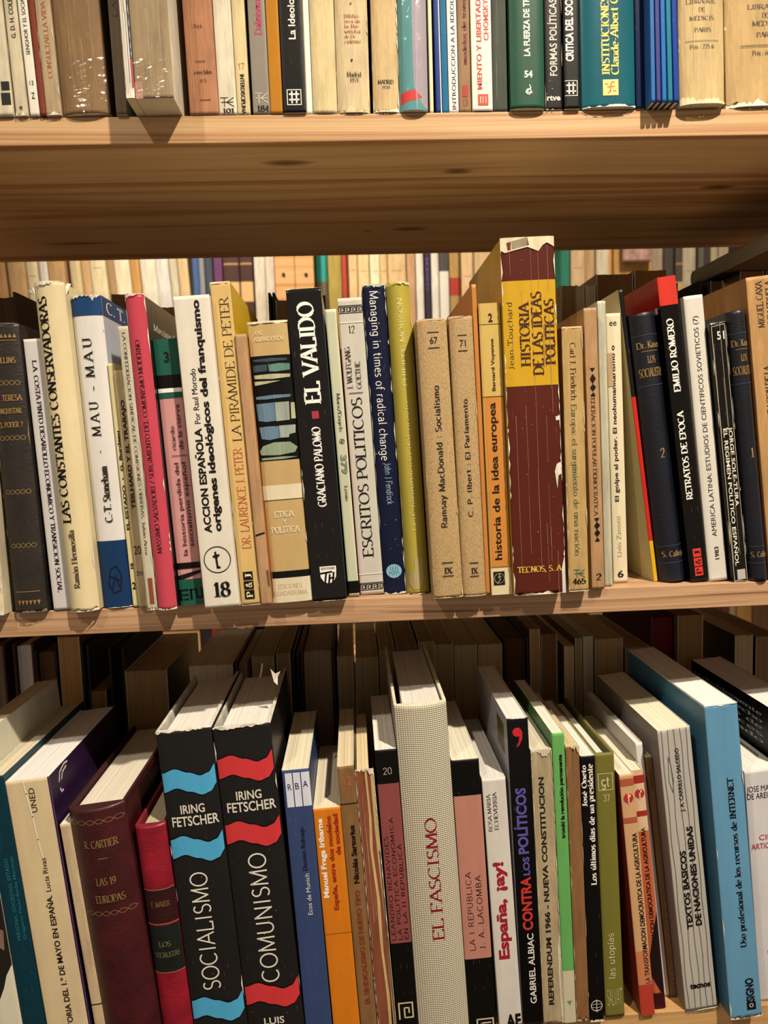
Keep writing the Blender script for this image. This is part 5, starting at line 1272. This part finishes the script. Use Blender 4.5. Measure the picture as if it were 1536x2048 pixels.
LOW = [
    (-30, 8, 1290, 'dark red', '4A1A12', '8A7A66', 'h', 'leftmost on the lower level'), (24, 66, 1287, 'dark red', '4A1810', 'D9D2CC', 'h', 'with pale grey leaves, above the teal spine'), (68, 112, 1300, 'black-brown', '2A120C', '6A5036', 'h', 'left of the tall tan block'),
    (115, 158, 1274, 'tan', '6A4A2A', 'B58C58', 'p', 'tall tan block behind the UNED book'), (160, 176, 1290, 'black', '0E0B08', '1A120C', 'h', 'added to darken the gap right of the tall tan block'), (178, 212, 1382, 'brown', '4A3420', '8A6A44', 'p', 'low, behind the maroon leather volume'), (216, 247, 1296, 'black-green', '10120C', '18140C', 'h', 'added to darken the gap left of the broad brown block'), (250, 334, 1341, 'dark green', '22322A', 'A07E54', 'p', 'broad brown block left of the SOCIALISMO jacket'), (378, 466, 1330, 'green-grey', '4A5648', 'C9B698', 'p', 'behind the SOCIALISMO jacket'), (470, 500, 1322, 'maroon', '5A2A2A', 'A08A6A', 'h', 'behind the gap between the two wave-banded jackets'),  # the black and black-green books are added fillers that keep these gaps dark
    (503, 548, 1312, 'olive', '5A4E2E', 'A08A62', 'p', 'behind the COMUNISMO jacket'), (552, 580, 1306, 'dark brown', '2E2418', '8E7654', 'p', 'right of the COMUNISMO jacket top'), (583, 597, 1310, 'black', '0E0B0A', '1E1812', 'h', 'thin, added to darken the gap left of the broad pale block'), (600, 668, 1298, 'wine red', '4A1418', '9C8468', 'h', 'broad pale block above the RBA spine'), (674, 706, 1312, 'brown', '3A2A1C', 'A8906A', 'p', 'behind the spine numbered 12'), (711, 756, 1314, 'brown', '4A3420', 'AC946C', 'p', 'behind the torn spine'), (758, 790, 1300, 'sepia', '4A3A26', 'A08660', 'p', 'left of the linen volume top'),  # thin black book added so the lit background does not show in its slit
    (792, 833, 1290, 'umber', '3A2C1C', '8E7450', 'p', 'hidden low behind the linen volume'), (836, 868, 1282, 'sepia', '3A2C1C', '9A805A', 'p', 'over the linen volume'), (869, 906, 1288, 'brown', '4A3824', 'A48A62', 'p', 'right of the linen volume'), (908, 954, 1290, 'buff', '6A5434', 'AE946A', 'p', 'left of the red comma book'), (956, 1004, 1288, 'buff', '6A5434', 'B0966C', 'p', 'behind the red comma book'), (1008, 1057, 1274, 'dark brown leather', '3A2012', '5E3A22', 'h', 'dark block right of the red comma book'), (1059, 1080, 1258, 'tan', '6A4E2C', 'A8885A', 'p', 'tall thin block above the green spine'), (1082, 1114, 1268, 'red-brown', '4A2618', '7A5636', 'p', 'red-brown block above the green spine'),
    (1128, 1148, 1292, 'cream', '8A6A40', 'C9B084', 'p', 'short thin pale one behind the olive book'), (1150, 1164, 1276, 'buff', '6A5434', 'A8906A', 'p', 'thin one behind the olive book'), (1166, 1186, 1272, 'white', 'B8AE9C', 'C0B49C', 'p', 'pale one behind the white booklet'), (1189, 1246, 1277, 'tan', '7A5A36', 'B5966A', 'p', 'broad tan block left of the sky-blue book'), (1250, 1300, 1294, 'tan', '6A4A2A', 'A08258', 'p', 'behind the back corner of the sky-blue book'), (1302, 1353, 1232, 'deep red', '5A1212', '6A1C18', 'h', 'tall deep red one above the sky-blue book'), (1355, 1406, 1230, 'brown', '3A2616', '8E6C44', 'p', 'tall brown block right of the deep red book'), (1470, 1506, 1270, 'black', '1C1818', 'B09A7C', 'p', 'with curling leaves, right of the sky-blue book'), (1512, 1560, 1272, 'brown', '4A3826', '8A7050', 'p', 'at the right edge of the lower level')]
for (x0, x1, yt, cname, cov, pg, kd, where) in LOW:
    rear_book(SHELF_BOT, x0, x1, yt, '%s rear-row book %s' % (cname, where), cov, pg, kind=kd, gap=((.001, .001) if kd == 'h' else (0, 0)))

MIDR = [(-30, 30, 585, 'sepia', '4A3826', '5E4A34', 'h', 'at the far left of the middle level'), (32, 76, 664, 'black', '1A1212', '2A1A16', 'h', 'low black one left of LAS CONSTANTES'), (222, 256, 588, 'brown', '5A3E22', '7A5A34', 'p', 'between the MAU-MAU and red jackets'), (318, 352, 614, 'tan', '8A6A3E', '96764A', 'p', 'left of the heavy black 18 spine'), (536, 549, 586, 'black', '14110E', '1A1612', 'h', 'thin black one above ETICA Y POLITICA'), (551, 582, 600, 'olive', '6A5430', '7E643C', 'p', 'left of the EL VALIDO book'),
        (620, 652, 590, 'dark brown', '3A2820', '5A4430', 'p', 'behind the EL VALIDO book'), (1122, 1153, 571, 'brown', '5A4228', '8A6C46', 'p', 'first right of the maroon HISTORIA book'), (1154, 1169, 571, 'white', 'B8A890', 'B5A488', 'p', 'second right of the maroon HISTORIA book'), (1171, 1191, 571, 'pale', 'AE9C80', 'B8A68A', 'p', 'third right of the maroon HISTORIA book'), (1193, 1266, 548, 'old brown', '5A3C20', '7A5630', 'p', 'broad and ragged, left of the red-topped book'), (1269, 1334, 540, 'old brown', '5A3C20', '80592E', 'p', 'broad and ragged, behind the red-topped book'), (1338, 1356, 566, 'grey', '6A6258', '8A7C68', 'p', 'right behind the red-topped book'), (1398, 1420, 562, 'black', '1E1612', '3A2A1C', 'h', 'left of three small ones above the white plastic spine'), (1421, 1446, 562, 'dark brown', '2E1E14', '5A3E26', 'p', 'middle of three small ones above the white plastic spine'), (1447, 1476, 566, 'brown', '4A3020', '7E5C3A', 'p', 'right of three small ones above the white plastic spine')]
for (x0, x1, yt, cname, cov, pg, kd, where) in MIDR:
    rear_book(SHELF_MID, x0, x1, yt, '%s rear-row book %s' % (cname, where), cov, pg, kind=kd, gap=((.001, .001) if kd == 'h' else (0, 0)))

for (x0, x1, where) in ((1480, 1528, 'under the flat volume, behind the tan parchment book'), (1532, 1590, 'under the flat volume, at the right edge')):
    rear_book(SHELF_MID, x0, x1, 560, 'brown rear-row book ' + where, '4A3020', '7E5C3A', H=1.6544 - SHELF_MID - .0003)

# big volume lying flat on the small rear books, running into the picture at the right
_p = at_z(1404, 564, 1.655)
lay = Book()
lay.W, lay.H, lay.D, lay.kind, lay.t, lay.ov, lay.mat = .015, .19, .13, 'h', .0022, .003, 'cloth'
lay.spine, lay.left, lay.right, lay.edge = 'B0A48E', '6A5238', '6A5238', '6A5238'
lay.pages, lay.b, lay.p, lay.wear, lay.gap, lay.bow, lay.hollow, lay.layer = 'C9BCA4', .002, 3.0, 0.0, (.0, .0), 0.0, .002, 0
lay.root = empty('hardcover_book', (_p.x, _p.y - .17, 1.655))
lay.root.rotation_euler = Matrix(((0.0, 1.0, 0.0), (0.0, 0.0, 1.0), (1.0, 0.0, 0.0))).to_euler()
tag(lay.root, 'thick brown volume lying flat across the rear books at the right', 'book')
book_body(lay)

# ------------------------------------------------------------------ the lit bookcase across the aisle
FAR = 1.06
far = empty('bookcase', (0, FAR, 0))
tag(far, 'pine bookcase across the aisle, seen through the gaps between shelves', 'bookcase')
FZ = (1.735, 1.045)
for k, z in enumerate(FZ):
    link('shelf_board', box_mesh('shelf_board', -1.0, 1.1, -.005, .28, z - .018, z, .001), far, PINE)
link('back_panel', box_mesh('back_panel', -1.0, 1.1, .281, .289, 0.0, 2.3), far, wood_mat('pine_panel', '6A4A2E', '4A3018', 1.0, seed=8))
UPM = wood_mat('pine_post', 'D9A468', 'B9824A', .5, seed=6.4)
for (a, b, hx) in ((552, 591, 567), (592, 629, 612)):
    pa, pb = at_y(a, 590, FAR - .012), at_y(b, 590, FAR - .012)
    u = upright('upright', pa.x, pb.x, -.012, .28, FZ[0] - .44, 2.3, far, UPM)
    hp = at_y(hx, 549, FAR - .012)
    bm = bmesh.new()
    bmesh.ops.create_cone(bm, cap_ends=True, segments=16, radius1=.0035, radius2=.0035, depth=.003)
    me = bpy.data.meshes.new('peg_hole')
    bm.to_mesh(me)
    bm.free()
    h = link('peg_hole', me, u, cover_mat('2A1A10', 'ink'))
    h.location = (hp.x, -.0122, hp.z)
    h.rotation_euler = (math.pi / 2, 0, 0)
for x in (-1.018, 1.1):
    upright('side_panel', x, x + .018, 0.0, .28, 0.0, 2.3, far, PINE)

FARB = [(-34, 20, 'B88A54', 'ochre'), (26, 60, 'C29A66', 'tan'), (62, 84, 'DCC79A', 'cream'), (87, 103, 'E2D6C2', 'white'), (105, 138, 'C49A62', 'tan'), (150, 170, 'D2B988', 'buff'), (171, 188, 'D2A874', 'apricot'), (190, 220, 'E2CFA0', 'cream'), (222, 236, 'B08A5C', 'brown'), (238, 268, 'E6D6B0', 'pale cream'), (270, 288, 'C48E4A', 'orange-tan'), (290, 320, 'E0D3B4', 'ivory'), (321, 346, 'D8D0C0', 'plastic-wrapped white'), (347, 362, 'C9BB9A', 'grey-cream'), (364, 384, 'D2B27C', 'buff'), (386, 399, '3E5E8E', 'blue'), (400, 410, '8A8A88', 'grey'), (411, 426, '3A4250', 'slate'), (428, 445, '6A2E5E', 'purple'), (447, 479, '4A2216', 'dark brown'), (481, 506, '4A1C16', 'maroon'), (509, 531, 'DCCFB4', 'white'), (532, 549, 'D5C8B0', 'off-white'),
        (632, 655, '1E9A8A', 'turquoise'), (657, 684, 'A8903E', 'olive-gold'), (685, 694, 'B83A24', 'red'), (696, 716, 'DDB880', 'peach'), (717, 739, 'E2C088', 'pale orange'), (741, 760, 'EAD9AC', 'cream'), (761, 776, 'D9B67C', 'straw'), (777, 812, 'D8B27A', 'straw'), (814, 831, 'C09468', 'brown-pink'), (833, 847, 'E2D8C2', 'white'), (849, 862, '2E1E3A', 'dark violet'), (864, 878, 'E2D8C2', 'white'), (880, 898, '4A4440', 'charcoal-topped'), (899, 922, 'B08A4A', 'tan and red'), (924, 946, 'DDB884', 'peach'), (948, 985, 'D2AE7A', 'straw'),
        (1122, 1140, '1E7A5E', 'green'), (1142, 1168, 'D8B484', 'peach'), (1169, 1192, 'C49C6A', 'tan'), (1193, 1218, 'DCCCA8', 'ivory'), (1219, 1226, 'E0A050', 'orange'), (1228, 1304, 'C89450', 'wide orange-tan'), (1306, 1328, 'AC9478', 'greyish'), (1330, 1350, '4A4236', 'dark grey'), (1351, 1366, '54483A', 'dark brown'), (1368, 1394, 'C8B694', 'cream'), (1396, 1408, '6A6458', 'grey'), (1409, 1420, '4A3A34', 'dark'), (1422, 1436, 'C9B48C', 'buff'), (1437, 1456, 'C2B08A', 'buff'), (1458, 1476, '241C18', 'black'), (1478, 1530, 'A87A54', 'brown')]


def far_book(z0, x0, x1, py, col, label, H, lean=0.0, group='blurred books across the aisle'):
    dy = RND.uniform(.0, .012)
    a, c = at_y(x0, py, FAR + .008), at_y(x1, py, FAR + .008)
    B = Book()
    B.W, B.H, B.D, B.kind = c.x - a.x, H, .14, 'p'
    B.t, B.ov, B.mat = .0008, 0.0, 'old'
    B.spine = B.left = B.right = col
    B.edge, B.pages = 'CDBE9C', 'C9B88E'
    B.b, B.p = .0022, 3.2
    B.wear, B.gap, B.bow, B.hollow, B.layer = 0.0, (0, 0), 0.0, 0.0, 0
    B.xfoot = a.x
    B.root = empty('paperback_book', (a.x, FAR + .005 + dy, z0 + .0003), (0, lean, 0))
    tag(B.root, label, 'book', group)
    book_body(B)
    return B


ABOVE = [(0, 60, 'above the black leather volume'), (60, 150, 'above LAS CONSTANTES'), (150, 240, 'above the MAU-MAU jacket'), (240, 350, 'above the red jacket'), (350, 420, 'above the heavy black 18 spine'), (420, 552, 'above the tan-yellow PETER spine'), (552, 660, 'right of the two posts'), (660, 720, 'above ESCRITOS POLITICOS'), (720, 780, 'above the navy Managing spine'), (780, 832, 'above the olive-yellow spine'), (832, 900, 'above number 67'), (900, 1010, 'above number 71'), (1010, 1200, 'right of the HISTORIA head'), (1200, 1330, 'above the red-topped book'), (1330, 1400, 'over the white plastic spine'), (1400, 1600, 'at the right end')]
seen = {}
far_list = []
for (x0, x1, col, cname) in FARB:
    where = next((w for a, b, w in ABOVE if a <= (x0 + x1) / 2 < b), 'at the left end')
    lab = '%s blurred far book %s' % (cname, where)
    seen.setdefault(lab, []).append(1)
    if len(seen[lab]) > 1:
        lab = '%s blurred far book %s, the further right of two' % (cname, where)
    B = far_book(FZ[0], x0, x1, 560, col, lab, RND.uniform(.232, .268), -.05 if x0 < 386 else 0.0)
    B.layer = 0
    far_list.append((B, cname, x0))
    B.py0, B.py1 = 700, 500
    zz = [at_y(x0, y, FAR).z - FZ[0] for y in (700, 500)]
    B.t0, B.t1, B.clip = zz[0], zz[1], True
    r = random.Random(x0)
    if cname == 'maroon' or cname == 'dark brown':
        do_deco(B, ('r', 'D2A870', .02, .98, 562, 602, {'n': 'leather_label', 'k': 'ink'}))
        do_deco(B, ('r', 'A88050', .05, .95, 524, 528, {'n': 'leather_label', 'k': 'ink'}))
    elif cname == 'turquoise':
        do_deco(B, ('r', '6A6248', 0, 1, 560, 700, {'k': 'ink'}))
    elif cname == 'dark violet':
        do_deco(B, ('t', 'MORALES', 'serif', '7A4A8E', 'v', .3, .7, 512, 580))
    elif cname == 'tan and red':
        do_deco(B, ('r', 'A83A2A', 0, 1, 552, 588, {'k': 'ink'}))
    elif cname == 'charcoal-topped':
        do_deco(B, ('r', 'D9D0BC', 0, 1, 540, 700, {'k': 'ink'}))
    elif cname in ('straw', 'peach', 'pale orange', 'cream'):
        do_deco(B, rule('8A5A30', 545 + r.randint(-12, 12), .2, .8, .8))

    if cname == 'wide orange-tan':      # leather flap folded over its front
        a, c = at_y(1244, 470, FAR), at_y(1303, 524, FAR)
        fl = link('leather_flap', box_mesh('leather_flap', a.x - B.xfoot, c.x - B.xfoot, -.014, -.0035, c.z - FZ[0], a.z - FZ[0] - .004, .004), B.root, cover_mat('B08878', 'leather'))
LOWF = [(398, 420, '241612', 'black'), (422, 451, '9A1A1E', 'red'), (453, 472, '1E5A5E', 'teal'), (474, 490, 'A89878', 'grey-beige'), (492, 504, 'B5682C', 'orange'), (506, 548, 'AE9068', 'tan'), (1412, 1424, '6A1818', 'dark red'), (1426, 1440, '7A1A1C', 'crimson'), (1442, 1456, '8A2A22', 'brick red'), (1458, 1470, 'B8A078', 'buff'), (1472, 1502, 'C8944A', 'amber'), (1504, 1560, '7A5230', 'brown')]
for (x0, x1, col, cname) in LOWF:
    far_book(FZ[1], x0, x1, 1265, col, '%s far book seen under the middle shelf, %s' % (cname, 'above the SOCIALISMO jacket' if x0 < 470 else ('above the COMUNISMO jacket' if x0 < 700 else 'at the right edge')), RND.uniform(.2, .24), group='far books under the middle shelf')
